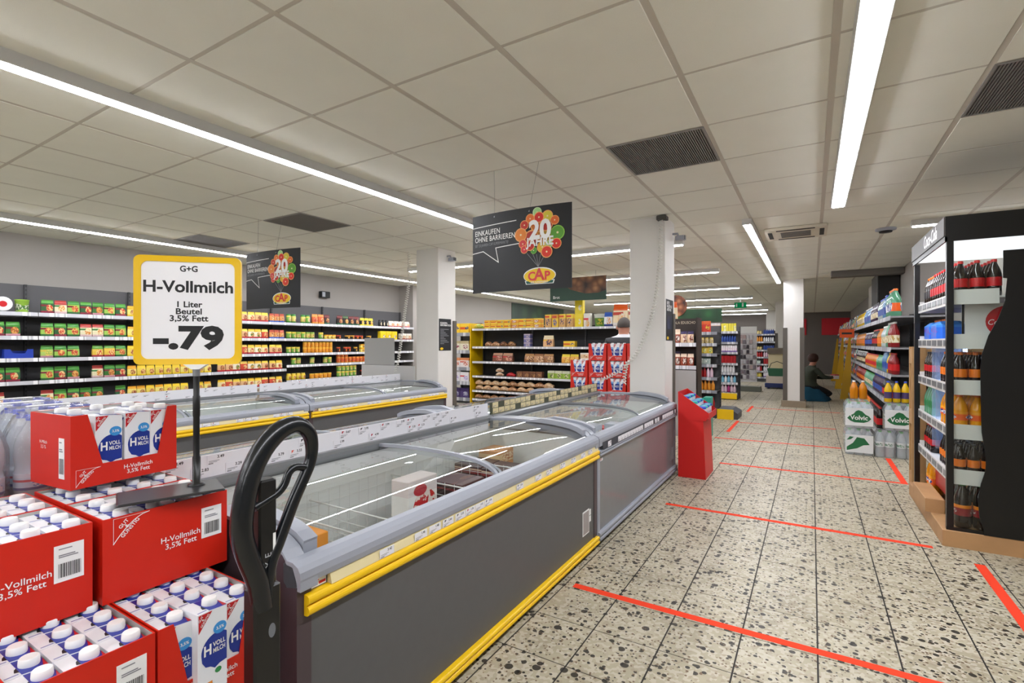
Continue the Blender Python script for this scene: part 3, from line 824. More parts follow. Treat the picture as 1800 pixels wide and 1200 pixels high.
# topmost tray
RT_ = H2+0.10
tray(-1.772,0.552,Z3+TH+0.020,0.285,0.228,RT_,'topmost red tray of milk with cut-out front and barcode on its side',cut=True)
tt = bpy.data.objects[[o.name for o in COL.objects if o.get('label','').startswith('topmost red tray')][0]]
sd = ob('barcode_label',barcode(0.03,0.115,8),tt,(-0.0003,0.062,0.028),-H2)
text('H-Milch\n3,5 %',0.014,m_whitep,tt,(-0.001,0.150,0.118),-H2)
c,s = math.cos(RT_),math.sin(RT_)
def top(lx,ly,dr,lab,**k):
    milk(-1.772+lx*c-ly*s,0.552+lx*s+ly*c,Z3+TH+0.024,RT_+dr,lab,'milk cartons in the topmost tray',**k)
TL='milk carton in the topmost red tray'
top(0.060,0.006,0.0,TL+' facing the front opening at left')
top(0.208,0.006,0.0,TL+' half hidden by the right side of opening')
top(0.137,0.006,0.0,TL+' showing its narrow side in the middle',side=True)
for i in range(3):
    for j in (1,2):
        if (i,j)!=(1,1): top(0.010+i*0.09,0.006+j*0.0735,0.0,TL+', '+ordw(j)+' row, '+ordw(i)+' from left',front=False)
# hidden supporting layers
for i,(xx,ll) in enumerate(((-1.245,0.302),(-1.552,0.302),(-1.859,0.228))):
    for yy in (0.070,0.305,0.540):
        for zz in ((Z1,) if i==0 else (Z1,Z2)):
            if i==0 and yy==0.540: tray(xx,yy,zz,0.230,0.302,H2,'red milk tray at the very bottom of the stack by the handle',cut=False)
            else: tray(xx,yy,zz,0.230,ll,H2,'red milk tray hidden in the supporting layers of the stack',plain=True,group='supporting milk trays')
m_wood = M('pallet_wood','b08a5c',0.75,var=0.25,vscale=9,bump=0.2,bscale=60)
def pallet(X,Y,z,lx,ly,label):
    t = thing('wooden_pallet',label,'pallet',(X,Y,z))
    n=7; pm=MB().box(0,lx,0,ly/n*0.82,0.122,0.144).mesh('plank',m_wood)
    for k in range(n): ob('plank',pm,t,(0,k*ly/n+ly/n*0.09,0))
    bm=MB().box(0,0.1,0,0.1,0.022,0.100).mesh('block',m_wood)
    for ix in (0,lx/2-0.05,lx-0.1):
        for iy in (0,ly/2-0.05,ly-0.1): ob('block',bm,t,(ix,iy,0))
        ob('stringer',MB().box(ix,ix+0.1,0,ly,0.100,0.122).mesh('stringer',m_wood),t)
        ob('bottom_board',MB().box(ix,ix+0.1,0,ly,0,0.022).mesh('bottom_board',m_wood),t)
    return t
pallet(-2.09,0.03,0.10,0.86,0.79,'wooden pallet carrying the milk trays')

# ------------------------------------------------------------------ price sign
PS = thing('price_sign','white milk price sign in yellow frame on a black pole','sign',(-1.514,0.755,0.888))
ob('base_plate',MB().bbox(-0.12,0.12,-0.07,0.07,0,0.006,0.003).mesh('base_plate',M('sign_base','2b2a2c',0.35,var=0.2,vscale=8)),PS,(0.0,-0.065,0),1.22)
ob('pole',MB().lathe([(0.022,0.006),(0.022,0.010),(0.0105,0.012),(0.0105,0.085),(0.0085,0.09),(0.0085,0.20),(0.0095,0.205),(0.0095,0.26),(0.0080,0.263),(0.0080,0.345)],14).mesh('pole',m_black),PS)
SG = ob('sign_clamp',MB().prism([(-0.03,0.352),(0.03,0.352),(0.010,0.338),(-0.010,0.338)],'y',-0.012,0.012).lathe([(0.0095,0.318),(0.0095,0.340)],12,1).mesh('sign_clamp',[m_whitep,m_steel]),PS,(0,0,0),PI/4)
def rrect(w,h,r,n=6):
    pts=[]
    for cx,cz,a0 in ((w/2-r,h/2-r,0),(-w/2+r,h/2-r,PI/2),(-w/2+r,-h/2+r,PI),(w/2-r,-h/2+r,1.5*PI)):
        for k in range(n+1):
            a=a0+k*PI/2/n; pts.append((cx+r*math.cos(a),cz+r*math.sin(a)))
    return pts
SW,SH=0.272,0.308
o1=rrect(SW,SH,0.016); i1_=rrect(SW-0.034,SH-0.032,0.018)
b=MB(); n=len(o1)
for (pa,ya),(pb,yb) in (((o1,-0.004),(o1,-0.008)),((o1,-0.008),(i1_,-0.006)),((i1_,-0.006),(i1_,-0.0035)),((o1,0.004),(o1,-0.004))):
    b.add([(p[0],ya,p[1]) for p in pa]+[(p[0],yb,p[1]) for p in pb],[(k,(k+1)%n,n+(k+1)%n,n+k) for k in range(n)],0)
b.poly(o1,0.004,0)
cz=0.352+SH/2
fr=ob('sign_frame',b.mesh('sign_frame',m_yellow),PS,(-0.014,-0.012,cz),PI/4)
pn=ob('sign_panel',MB().poly(i1_,-0.0038,0).mesh('sign_panel',M('sign_paper','f4f4f8',0.4)),fr)
for tx,sz,zz,bo,kw in (('G+G',0.0235,0.118,0.01,{}),('H-Vollmilch',0.0455,0.066,0.012,{}),('1 Liter',0.0235,0.0165,0.010,{}),('Beutel',0.0235,-0.0035,0.010,{}),('3,5% Fett',0.0235,-0.0235,0.010,{}),('-.79',0.086,-0.081,0.035,{'sx':1.12})):
    me=text_mesh(tx,sz,m_ink,bold=bo+0.014,**kw)
    ww=me.vertices and (max(v.co.x for v in me.vertices)-min(v.co.x for v in me.vertices)) or 1
    tgt={'G+G':0.045,'H-Vollmilch':0.228,'1 Liter':0.064,'Beutel':0.066,'3,5% Fett':0.098,'-.79':0.180}[tx]
    ob('lettering',me,pn,(0,-0.0042,zz),0,scale=(tgt/ww,1,1))

# ------------------------------------------------------------------ pallet truck
m_dplast = M('handle_plastic','0f1317',0.24,var=0.15,vscale=25)
PT = thing('pallet_truck','black pallet truck with looped handle standing in front of the nearest freezer','pallet truck',(-0.98,0.62,0.0))
def cat(P,n=4):
    Q=[]
    for i in range(len(P)-1):
        p0=Vector(P[max(i-1,0)]);p1=Vector(P[i]);p2=Vector(P[i+1]);p3=Vector(P[min(i+2,len(P)-1)])
        for k in range(n):
            t=k/n
            Q.append(0.5*((2*p1)+(p2-p0)*t+(2*p0-5*p1+4*p2-p3)*t*t+(3*p1-p0-3*p2+p3)*t*t*t))
    Q.append(Vector(P[-1])); return Q
loop=[(0.617,0.75),(0.608,0.807),(0.583,0.878),(0.574,0.923),(0.578,0.972),(0.592,1.029),(0.618,1.078),(0.653,1.11),(0.689,1.121),(0.715,1.112),(0.733,1.09),(0.738,1.058),(0.733,1.028),(0.715,0.994),(0.692,0.953),(0.670,0.906),(0.653,0.869),(0.638,0.839),(0.631,0.80),(0.628,0.75)]
lp=cat([(0,y-0.62,z) for y,z in loop],3)
nl=len(lp); rad=[0.0215-0.0085*max(0,min(1,(k/nl-0.35)/0.25)) for k in range(nl)]
ob('handle_loop',MB().tube(lp,rad,12).mesh('handle_loop',m_dplast),PT)
lev=cat([(0,y-0.62,z) for y,z in ((0.726,1.018),(0.697,1.026),(0.680,1.018),(0.669,0.995),(0.653,0.980),(0.628,0.971),(0.600,0.962))],4)
ob('release_lever',MB().tube(lev,0.0085,10).mesh('release_lever',m_dplast),PT)
st=ob('handle_stem',MB().bbox(-0.016,0.016,-0.012,0.028,0.20,1.015,0.004).mesh('handle_stem',m_black),PT,(-0.01,0.0,0))
ob('stem_sleeve',MB().bbox(-0.02,0.022,-0.026,0.034,0.16,0.795,0.005).mesh('stem_sleeve',m_black),PT,(-0.01,0.0,0))
ob('stem_sticker',MB().box(0.0162,0.0168,0.018,0.024,0.83,0.90).mesh('stem_sticker',m_whitep),st)
mk=M('worn_white_marks','b9bcc0',0.6)
sl=ob('worn_lettering',text_mesh('F B F X E',0.020,mk,gap=1.1),st,(0.0165,0.008,0.82),rot=(0,-H2,H2))
ob('round_emblem',MB().disc(0,0,0.008,0.015,0,18).mesh('round_emblem',M('emblem_grey','6a6d72',0.5)),PT,(0.0125,0.012,0.70),H2)
body=MB().bbox(-0.16,0.04,-0.10,0.10,0.06,0.30,0.02); body.lathe([(0.05,0.30),(0.05,0.42),(0.03,0.44)],14,0)
ob('pump_housing',body.mesh('pump_housing',M('truck_body','2a2c30',0.4)),PT)
fk=MB().bbox(-1.06,-0.12,-0.08,0.08,0.045,0.095,0.01).mesh('fork',M('fork_grey','3a3c40',0.4,metal=0.5))
ob('fork',fk,PT,(0,-0.20,0)); ob('fork',fk,PT,(0,0.0,0))
wl=MB(); wl.lathe([(0.075,-0.025),(0.08,-0.02),(0.08,0.02),(0.075,0.025)],18)
wm=wl.mesh('wheel',M('wheel_rubber','222222',0.7))
for dy in (-0.06,0.06): ob('wheel',wm,PT,(-0.02,dy,0.08),rot=(H2,0,0))

# ------------------------------------------------------------------ water packs
m_pet = GLASS('clear_pet',tint=(0.93,0.95,0.96),ior=1.35,rough=0.06,haze=0.36,hazecol=(0.82,0.86,0.9))
m_wrap = GLASS('shrink_wrap',tint=(0.97,0.97,0.98),ior=1.4,rough=0.12,haze=0.13,hazecol=(0.9,0.9,0.95),bump=0.55,bscale=22)
m_bcap = M('blue_cap','2438b0',0.4)
m_wlab = PRINT('water_label','b9c6d8',top='d8dde6',stripe='c3121c',blob='e8d8d8',blob2='7a96c0',foot='28326e',br=0.3)
bp_me=MB().lathe([(0.030,0),(0.043,0.006),(0.044,0.03),(0.041,0.05),(0.044,0.07),(0.044,0.125),(0.040,0.145),(0.044,0.165),(0.044,0.205),(0.038,0.235),(0.022,0.265),(0.0135,0.280),(0.0135,0.292)],16).mesh('bottle_body',m_pet)
bl_me=MB().lathe([(0.0445,0.072),(0.0447,0.075),(0.0447,0.122),(0.0445,0.124)],16).mesh('bottle_label',m_wlab)
bc_me=MB().lathe([(0.0155,0.288),(0.0155,0.303),(0.0145,0.306)],14).mesh('bottle_cap',m_bcap)
def wrapmesh(w,d):
    b=MB()
    def ring(i,z): return [(x,y,z) for x,y in ((-w/2+i,-d/2),(w/2-i,-d/2),(w/2,-d/2+i),(w/2,d/2-i),(w/2-i,d/2),(-w/2+i,d/2),(-w/2,d/2-i),(-w/2,-d/2+i))]
    lv=[(0.02,0.001,1),(0.02,0.21,1),(0.02,0.25,0.93),(0.02,0.295,0.80),(0.02,0.309,0.72)]
    vs=[];fs=[]
    for i,z,s in lv: vs+=[(p[0]*s,p[1]*s,p[2]) for p in ring(i,z)]
    for k in range(len(lv)-1):
        for q in range(8): fs.append((k*8+q,k*8+(q+1)%8,(k+1)*8+(q+1)%8,(k+1)*8+q))
    fs.append(tuple(range((len(lv)-1)*8,len(lv)*8)))
    return b.add(vs,fs,0,True).mesh('shrink_wrap',m_wrap)
wr_me=wrapmesh(0.28,0.188)
def waterpack(X,Y,z,rz,label,group):
    t=thing('water_pack',label,'water bottles',(X,Y,z),rz,group)
    for i in (-1,0,1):
        for j in (-0.5,0.5):
            bo=ob('bottle',bp_me,t,(i*0.091,j*0.091,0.001)); ob('bottle_cap',bc_me,bo); ob('bottle_label',bl_me,bo)
    w=ob('shrink_wrap',wr_me,t)
    ob('wrap_handle',MB().box(-0.06,0.06,-0.012,0.012,0.310,0.312).mesh('wrap_handle',m_whitep),w)
    return t
zw=0.764; n=0
WP=['shrink-wrapped six-pack of water with red label corner beside the topmost milk tray','six-pack of water cut off at left edge behind the milk','six-pack of water bottles with blue caps, second row behind milk','six-pack of water bottles with blue caps, rearmost row behind milk']
for r_,xx in enumerate((-2.20,-2.40,-2.60,-2.80)):
    for c_,yy in enumerate((0.665,0.375,0.085)):
        lb=(WP[0] if (r_,c_)==(0,0) else 'six-pack of water with blue caps, '+ordw(r_)+' row behind milk, '+('right','middle','left')[c_]+' pack')
        waterpack(xx,yy+0.02*(r_%2),zw,H2,lb,'six-packs of water behind the milk')
for k in range(2):
    for xx in (-2.20,-2.40,-2.60,-2.80):
        waterpack(xx,0.665,0.144+0.31*k,H2,'six-pack of water in the lower layers, mostly hidden behind milk trays','lower water packs')
        waterpack(xx,0.085,0.144+0.31*k,H2,'six-pack of water in the lower layers, mostly hidden behind milk trays','lower water packs')
        waterpack(xx,0.375,0.144+0.31*k,H2,'six-pack of water in the lower layers, mostly hidden behind milk trays','lower water packs')
pallet(-2.93,-0.08,0.0,0.82,0.93,'wooden pallet under the water bottles')
# ================================================================== shelving
def rail_mat(name, bg, tag_, dens=0.55):
    m = bpy.data.materials.new(name); m.use_nodes=True
    nt=m.node_tree; b=nt.nodes['Principled BSDF']; k=NT(nt)
    tc=nt.nodes.new('ShaderNodeTexCoord'); sp=nt.nodes.new('ShaderNodeSeparateXYZ'); nt.links.new(tc.outputs['Object'],sp.inputs[0])
    x=sp.outputs[0]; cell=k.math('FLOOR',k.math('MULTIPLY',x,11.0)); fr=k.math('FRACT',k.math('MULTIPLY',x,11.0))
    oi=nt.nodes.new('ShaderNodeObjectInfo')
    wn=nt.nodes.new('ShaderNodeTexWhiteNoise'); wn.noise_dimensions='2D'
    cv=nt.nodes.new('ShaderNodeCombineXYZ'); nt.links.new(cell,cv.inputs[0]); nt.links.new(k.math('MULTIPLY',oi.outputs['Random'],91.0),cv.inputs[1]); nt.links.new(cv.outputs[0],wn.inputs['Vector'])
    f=k.math('MULTIPLY',k.math('LESS_THAN',wn.outputs[0],dens),k.math('MULTIPLY',k.math('GREATER_THAN',fr,0.06),k.math('LESS_THAN',fr,0.80)))
    col=k.mix(f,lin(bg),lin(tag_))
    ink=k.math('MULTIPLY',f,k.math('MULTIPLY',k.math('GREATER_THAN',fr,0.5),k.math('LESS_THAN',fr,0.7)))
    col=k.mix(k.math('MULTIPLY',ink,0.45),col,lin('55555c'))
    nt.links.new(col,b.inputs['Base Color']); b.inputs['Roughness'].default_value=0.4
    return m
m_railw = rail_mat('shelf_price_rail','c9c9cf','f0f0f2')
m_railg = rail_mat('shelf_price_rail_grey','8f9199','d2d2d6')
m_board = M('shelf_board','8c8d90',0.45)
m_boardd = M('shelf_board_dark','3a3b3d',0.55)
m_backp = M('shelf_back','5c5b5d',0.6,var=0.04,vscale=4)
m_backd = M('shelf_back_dark','2a2a2b',0.65)
m_slot = M('shelf_upright','4a4a4c',0.5)
def shelving(label, X, Y, rz, seams, levels, depth, height, back=m_backp, board=m_boardd, rail=m_railw, lip=0.038, endpanel=None, base_d=None, base_z=0.12, name='shelf_unit', floor_deck=True):
    """front edge at local y=0 facing -y, running along local x; levels: list of z (or dict bay->list)"""
    t = thing(name,label,'shelf',(X,Y,0),rz)
    L0,L1=seams[0],seams[-1]
    bd = base_d or depth
    ob('back_panel',MB().box(L0,L1,depth-0.012,depth,0.0,height).mesh('back_panel',back),t)
    up=MB().box(-0.012,0.012,depth-0.05,depth-0.0121,0,height)
    for q in range(int(height/0.05)): up.box(-0.004,0.004,depth-0.0512,depth-0.0499,0.02+q*0.05,0.045+q*0.05,1)
    um=up.mesh('upright',[m_slot,m_ink])
    for s in seams: ob('upright',um,t,(s,0,0))
    ob('base_plinth',MB().box(L0,L1,depth-bd+0.02,depth-0.0125,0,base_z-0.02).mesh('base_plinth',m_boardd),t)
    cache={}
    for bay,(a,b_) in enumerate(zip(seams[:-1],seams[1:])):
        lv = levels[bay] if isinstance(levels,dict) else levels
        for zz in list(lv)+([base_z] if floor_deck else []):
            y0 = depth-bd if zz==base_z else 0.0
            key=(round(b_-a,3),y0)
            if key not in cache:
                cache[key]=(MB().box(0.004,b_-a-0.004,y0+0.012,depth-0.053,-0.02,0.0).mesh('shelf',board),
                            MB().prism([(y0,-lip),(y0+0.004,-lip-0.002),(y0+0.012,-0.02),(y0+0.012,0.0),(y0+0.004,0.004)],'x',0.003,b_-a-0.003).mesh('price_rail',rail))
            s=ob('shelf',cache[key][0],t,(a,0,zz)); ob('price_rail',cache[key][1],s)
    for e in (endpanel or ()):
        ob('end_panel',MB().box(e[0],e[0]+0.02,e[1],depth,0.0,e[2]).mesh('end_panel',e[3]),t)
    t['_w']=(X,Y,rz)
    del t['_w']
    return (t,X,Y,rz)
def at(U,lx,ly,lz):
    t,X,Y,rz=U; c,s=math.cos(rz),math.sin(rz)
    return (X+lx*c-ly*s, Y+lx*s+ly*c, lz)
_PM={}
def bag_me(w,h,d,mat):
    k=('bag',w,h,d,mat.name)
    if k not in _PM:
        vs=[]
        for z,ww,dd in ((0,0.96,0.85),(0.05,1.0,1.0),(0.45,1.0,0.9),(0.78,0.97,0.50),(0.90,0.93,0.10),(1.0,0.95,0.06)):
            x=w*ww/2; y=d*dd/2; cx=w/2; cy=d/2
            vs+=[(cx-x,cy-y*0.6,z*h),(cx,cy-y,z*h),(cx+x,cy-y*0.6,z*h),(cx+x,cy+y*0.6,z*h),(cx,cy+y,z*h),(cx-x,cy+y*0.6,z*h)]
        fs=[tuple(range(5,-1,-1)),tuple(range(30,36))]
        for r in range(5):
            for q in range(6): fs.append((r*6+q,r*6+(q+1)%6,r*6+6+(q+1)%6,r*6+6+q))
        _PM[k]=MB().add(vs,fs,0,False).mesh('bag',mat)
    return _PM[k]
def box_me(w,h,d,mat):
    k=('box',w,h,d,mat.name)
    if k not in _PM: _PM[k]=MB().bbox(0,w,0,d,0,h,0.003).mesh('box',mat)
    return _PM[k]
def jar_me(w,h,d,mat,lid):
    k=('jar',w,h,mat.name,lid.name)
    if k not in _PM:
        r=w/2
        b=MB().lathe([(r*0.9,0),(r,h*0.04),(r,h*0.72),(r*0.8,h*0.82)],12,0,(r,r)).lathe([(r*0.84,h*0.82),(r*0.84,h*0.99),(r*0.78,h)],12,1,(r,r))
        _PM[k]=b.mesh('jar',[mat,lid])
    return _PM[k]
def can_me(w,h,d,mat,lid):
    k=('can',w,h,mat.name)
    if k not in _PM:
        r=w/2
        _PM[k]=MB().lathe([(r*0.96,0),(r,h*0.03),(r,h*0.95),(r*0.97,h)],12,0,(r,r)).lathe([(r*0.98,h*0.955),(r*0.98,h*1.005)],12,1,(r,r)).mesh('can',[mat,lid])
    return _PM[k]
def loaf_me(w,h,d,mat,lid=None):
    k=('loaf',w,h,d,mat.name)
    if k not in _PM:
        vs=[];fs=[]; N=7
        for i in range(N):
            t=i/(N-1); s=0.62+0.38*math.sin(PI*min(1,max(0,t*1.15)))
            for q in range(10):
                a=2*PI*q/10
                vs.append((t*w, d/2+d/2*s*math.cos(a)*(1 if abs(math.cos(a))<.5 else .95), h/2*s+h/2*s*math.sin(a)*0.98))
        for i in range(N-1):
            for q in range(10): fs.append((i*10+q,i*10+(q+1)%10,i*10+10+(q+1)%10,i*10+10+q))
        fs+=[tuple(range(9,-1,-1)),tuple(range((N-1)*10,N*10))]
        _PM[k]=MB().add(vs,fs,0,True).mesh('loaf',mat)
    return _PM[k]
def bottle_me(w,h,d,mat,lid,lab=None):
    lab=lab or mat
    k=('bot',w,h,mat.name,lid.name,lab.name)
    if k not in _PM:
        r=w/2
        b=MB().lathe([(r*0.85,0),(r,h*0.03),(r,h*0.18)],12,0,(r,r)).lathe([(r*1.01,h*0.18),(r*1.01,h*0.48)],12,2,(r,r))
        b.lathe([(r,h*0.48),(r,h*0.58),(r*0.82,h*0.70),(r*0.42,h*0.86),(r*0.34,h*0.90),(r*0.34,h*0.93)],12,0,(r,r))
        b.lathe([(r*0.40,h*0.925),(r*0.40,h*0.99),(r*0.36,h)],12,1,(r,r))
        _PM[k]=b.mesh('bottle',[mat,lid,lab])
    return _PM[k]
MAKE={'bag':lambda w,h,d,m,l,b:bag_me(w,h,d,m),'box':lambda w,h,d,m,l,b:box_me(w,h,d,m),'jar':lambda w,h,d,m,l,b:jar_me(w,h,d,m,l),'can':lambda w,h,d,m,l,b:can_me(w,h,d,m,l),'loaf':lambda w,h,d,m,l,b:loaf_me(w,h,d,m),'bottle':lambda w,h,d,m,l,b:bottle_me(w,h,d,m,l,b)}
def row(U, x0, x1, z, kind, w, h, d, mats, desc, cat_, where, name, lid=None, labs=None, gap=0.008, y=0.015, skip=0.0, jit=0.0, stack=1, rr=R, seq=False):
    """a run of single items side by side on one shelf"""
    x=x0; n=0; cnt=0
    while x+w<=x1+1e-6:
        if rr.random()>=skip:
            mt = mats[n%len(mats)] if seq else rr.choice(mats)
            lb = None
            if labs: lb=labs[mats.index(mt)%len(labs)]
            ld = (lid[mats.index(mt)%len(lid)] if isinstance(lid,(list,tuple)) else lid)
            me=MAKE[kind](w,h,d,mt,ld,lb)
            for q in range(stack):
                o=ob(name,me,None,at(U,x,y+rr.uniform(0,jit),z+0.004+q*(h+0.001)),U[3]+rr.uniform(-1,1)*jit*3)
                tag(o,ordw(min(cnt,39))+' '+(('lower ','upper ')[q] if stack==2 else ('lower ','middle ','upper ')[q] if stack==3 else '')+desc+' from left '+where,cat_,desc+' '+where)
            cnt+=1
        x+=w+gap; n+=1
ORD=['top','second','third','fourth','fifth','lowest']

# --- left wall run ------------------------------------------------------------
SE=[1.03,2.08,3.13,4.18,5.23,6.28,7.33,8.37]
lvA=[1.65,1.38,1.13,0.87,0.60]; lvB=[1.65,1.38,1.13,0.93,0.67,0.42]
UL=shelving('long run of grey wall shelves with packaged foods along the left wall',-7.60,0.0,H2,SE,{0:lvA,1:lvA,2:lvA,3:lvA,4:lvB,5:lvB,6:lvB},0.46,2.0)
g=lambda n,**k: PRINT(n,**k)
soup=[g('soup_a',base='2f6a24',top='3d8a2a',stripe='6a1520',blob='d8a050',blob2='b05a28',foot='c78a98'),
      g('soup_b',base='8fb64a',top='3d8a30',stripe='6e1620',blob='e0b060',blob2='c2442a',foot='2f6a34',bx=0.6),
      g('soup_c',base='24582c',top='4a9430',stripe='7a1a24',blob='c83a28',blob2='e2c080',foot='8f2a40',br=0.28),
      g('soup_d',base='ddd2ac',top='b23a34',stripe='3a7a3a',blob='d88a3a',blob2='ead9a8',foot='d8b8b8')]
soupy=[g('soup_e',base='d9b23a',top='5d9a34',blob='d24a22',blob2='e8d080',foot='b03040'),g('soup_f',base='9fba5a',top='4f9a38',stripe='c9b23a',blob='e8c860',blob2='a8b850',foot='c08a9a'),soup[1]]
fixy=[g('fix_a',base='e2c34a',top='f0cc2a',blob='a85a2a',blob2='e0b070',foot='e8c41a'),g('fix_b',base='e8d070',top='e6a51a',blob='8a3a22',blob2='d8a860',foot='f0c81a')]
fixr=[g('fix_c',base='e6cf9a',top='f0c62a',blob='c24a2a',blob2='e9c890',foot='c41a2e'),g('fix_d',base='d8a878',top='eed040',blob='7a3420',blob2='c88a58',foot='c81a30'),g('fix_e',base='e8dcc0',top='e8b82a',blob='4f7a34',blob2='e0a060',foot='c01a2c'),g('fix_f',base='c8462a',top='f0d060',blob='e8b878',blob2='a82a1e',foot='b81a2a')]
fixb=[g('fix_g',base='d08a4a',top='b84a30',blob='e0b878',blob2='8a3a2a',foot='2a5ac0')]
can_g=[g('can_a',base='7fae4a',top='e2c84a',blob='e0b070',blob2='d8d0a0',foot='3a8a3a',rough=0.3),g('can_b',base='c8b860',top='8fb048',blob='b86a3a',blob2='e0d090',foot='3f8f3c',rough=0.3)]
can_o=[g('can_c',base='e8962a',top='f0b23a',blob='d8681a',blob2='f0c060',foot='e8a030',rough=0.3)]
can_r=[g('can_d',base='c8562a',top='e08a3a',blob='b8301e',blob2='e8b070',foot='d8902a',rough=0.3)]
pot_d=[g('pot_a',base='2a2a20',top='d89a2a',blob='c86a2a',blob2='e0c060',foot='1f2a20'),g('pot_b',base='3a2018',top='c83a20',blob='e8a040',blob2='c84020',foot='5a2018')]
bagd=[g('bag_dark',base='241c18',top='3a5a2c',blob='c8803a',blob2='e0b060',foot='1f5a3a'),g('bag_dark2',base='2a1a1a',top='6a2020',blob='d0a060',blob2='8a3a22',foot='205a3c')]
m_lidg=M('lid_green','3f8f3c',0.4); m_lidy=M('lid_yellow','e8cc4a',0.4); m_lidr=M('lid_red','b02a22',0.4); m_lidw=M('lid_white','e8e8e4',0.4); m_lido=M('lid_orange','e8741a',0.4); m_lidk=M('lid_black','1c1c1e',0.4); m_lidb=M('lid_blue','2848b4',0.4)
WL='of left wall run'
for li,zz in enumerate(lvA):
    wh=f'on {ORD[li]} shelf {WL}'
    row(UL,1.06,1.68 if li in (0,2) else 1.95,zz,'bag',0.118,0.155,0.05,soup,'green soup packet','packet',wh+', first bay','soup_packet',skip=0.2 if li<3 else 0.35,jit=0.012)
    row(UL,2.11,2.95,zz,'bag',0.112,0.152 if li!=2 else 0.14,0.05,soupy if li==2 else soup,'green soup packet','packet',wh+', second bay','soup_packet',skip=0.03 if li not in (1,) else 0.15,jit=0.012)
    row(UL,2.96,4.10,zz,'bag',0.098,0.135,0.045,fixy,'yellow seasoning packet','packet',wh,'seasoning_packet',skip=0.08,jit=0.01)
    row(UL,4.11,4.93,zz,'bag',0.108,0.145,0.045,fixr,'red-footed seasoning packet','packet',wh,'seasoning_packet',skip=0.04,jit=0.01)
    if li<2: row(UL,4.94,5.21,zz,'bag',0.082,0.14,0.045,fixb,'blue-footed brown packet','packet',wh,'sauce_packet',jit=0.006)
    else: row(UL,4.94,5.21,zz,'bag',0.108,0.145,0.045,fixr,'red-footed seasoning packet','packet',wh,'seasoning_packet',jit=0.01)
for li,zz in enumerate(lvB[:5]):
    wh=f'on {ORD[li]} shelf {WL}'
    if li==2:
        row(UL,5.26,5.56,zz,'can',0.078,0.105,0.08,can_g,'green and yellow can','can',wh,'food_can',lid=m_lidg)
        row(UL,5.58,6.26,zz,'can',0.070,0.095,0.07,can_o,'orange can stacked','can',wh,'food_can',lid=m_lidy,stack=2)
    elif li==4:
        row(UL,5.26,5.70,zz,'jar',0.085,0.11,0.08,[fixy[0]],'yellow jar','jar',wh,'food_jar',lid=m_lidy,stack=1,skip=0.1)
        row(UL,5.72,6.25,zz,'can',0.085,0.085,0.08,can_o,'orange low pot','pot',wh,'food_pot',lid=m_lidy,skip=0.1)
    elif li==0:
        row(UL,5.26,5.75,zz,'jar',0.085,0.145,0.08,can_g,'green jar','jar',wh,'food_jar',lid=m_lidg,skip=0.1)
        row(UL,5.76,6.26,zz,'bag',0.12,0.17,0.06,bagd+can_r,'dark pasta packet','packet',wh,'pasta_packet',skip=0.0,jit=0.01)
    else:
        row(UL,5.26,6.0 if li==1 else 6.26,zz,'can',0.085,0.115,0.08,can_g,'green and yellow can','can',wh,'food_can',lid=m_lidg,skip=0.3)
    if li==0:
        row(UL,6.30,6.85,zz,'bag',0.13,0.17,0.06,bagd,'dark noodle packet','packet',wh,'noodle_packet',jit=0.01)
        row(UL,6.86,7.30,zz,'bag',0.105,0.15,0.06,[g('bag_yb',base='1f1f26',top='e8d02a',blob='e09a3a',blob2='f0c860',foot='f0dc2a')],'yellow and black dumpling packet','packet',wh,'dumpling_packet')
        row(UL,7.36,7.62,zz,'jar',0.08,0.13,0.08,[g('jar_dark',base='222226',top='3a3a40',blob='e0d8c0',blob2='c8b890')],'dark jar','jar',wh,'food_jar',lid=m_lidk)
        row(UL,7.64,8.35,zz,'bag',0.15,0.12,0.08,[g('bag_pink',base='e0c8b8',top='e8dcd0',blob='c87a4a',blob2='e8b890',foot='c83a40')],'pale pink packet','packet',wh,'snack_packet')
    elif li==1:
        row(UL,6.02,6.30,zz+0.0,'can',0.08,0.075,0.08,[fixy[1]],'orange cup','cup',wh,'food_cup',lid=m_lido)
        row(UL,6.30,7.30,zz,'can',0.10,0.07,0.08,pot_d,'dark bowl of food','bowl',wh,'food_bowl',lid=m_lidk,skip=0.25)
        row(UL,7.38,7.95,zz,'box',0.155,0.17,0.09,[g('box_yell',base='ecc81a',top='f2d42a',blob='f0e8d0',blob2='8a4a2a',br=0.2)],'bright yellow carton','carton',wh,'food_carton')
        row(UL,7.98,8.35,zz,'box',0.16,0.13,0.09,[g('box_wr',base='d8ccb8',top='efeae0',blob='b86a3a',blob2='e8d8b8',foot='8a2a28')],'white and brown carton','carton',wh,'food_carton')
    elif li==2:
        row(UL,6.30,6.85,zz,'can',0.075,0.095,0.07,pot_d,'dark jar','jar',wh,'food_jar',lid=m_lidy,skip=0.15)
        row(UL,6.86,7.10,zz,'box',0.10,0.075,0.06,[fixy[1]],'orange little carton','carton',wh,'food_carton',stack=2)
        row(UL,7.12,7.45,zz,'bottle',0.07,0.15,0.07,[M('milky_plastic','d2d8d4',0.35)],'white sauce bottle','bottle',wh,'sauce_bottle',lid=m_lidg,labs=[can_g[0]])
    elif li==3:
        row(UL,6.30,7.30,zz,'can',0.082,0.11,0.08,can_r,'red and orange can','can',wh,'food_can',lid=m_lidr,stack=1)
        row(UL,6.30,7.30,zz+0.1125,'can',0.082,0.04,0.08,can_r,'stacked small red can','can',wh,'food_can',lid=m_lidr,skip=0.6)
    elif li==4:
        row(UL,6.31,6.85,zz,'can',0.085,0.10,0.08,[can_g[0]],'pale green can stacked','can',wh,'food_can',lid=m_lidw,stack=2)
        row(UL,6.88,7.30,zz,'can',0.085,0.10,0.08,pot_d,'brown and red can','can',wh,'food_can',lid=m_lidr,stack=1)
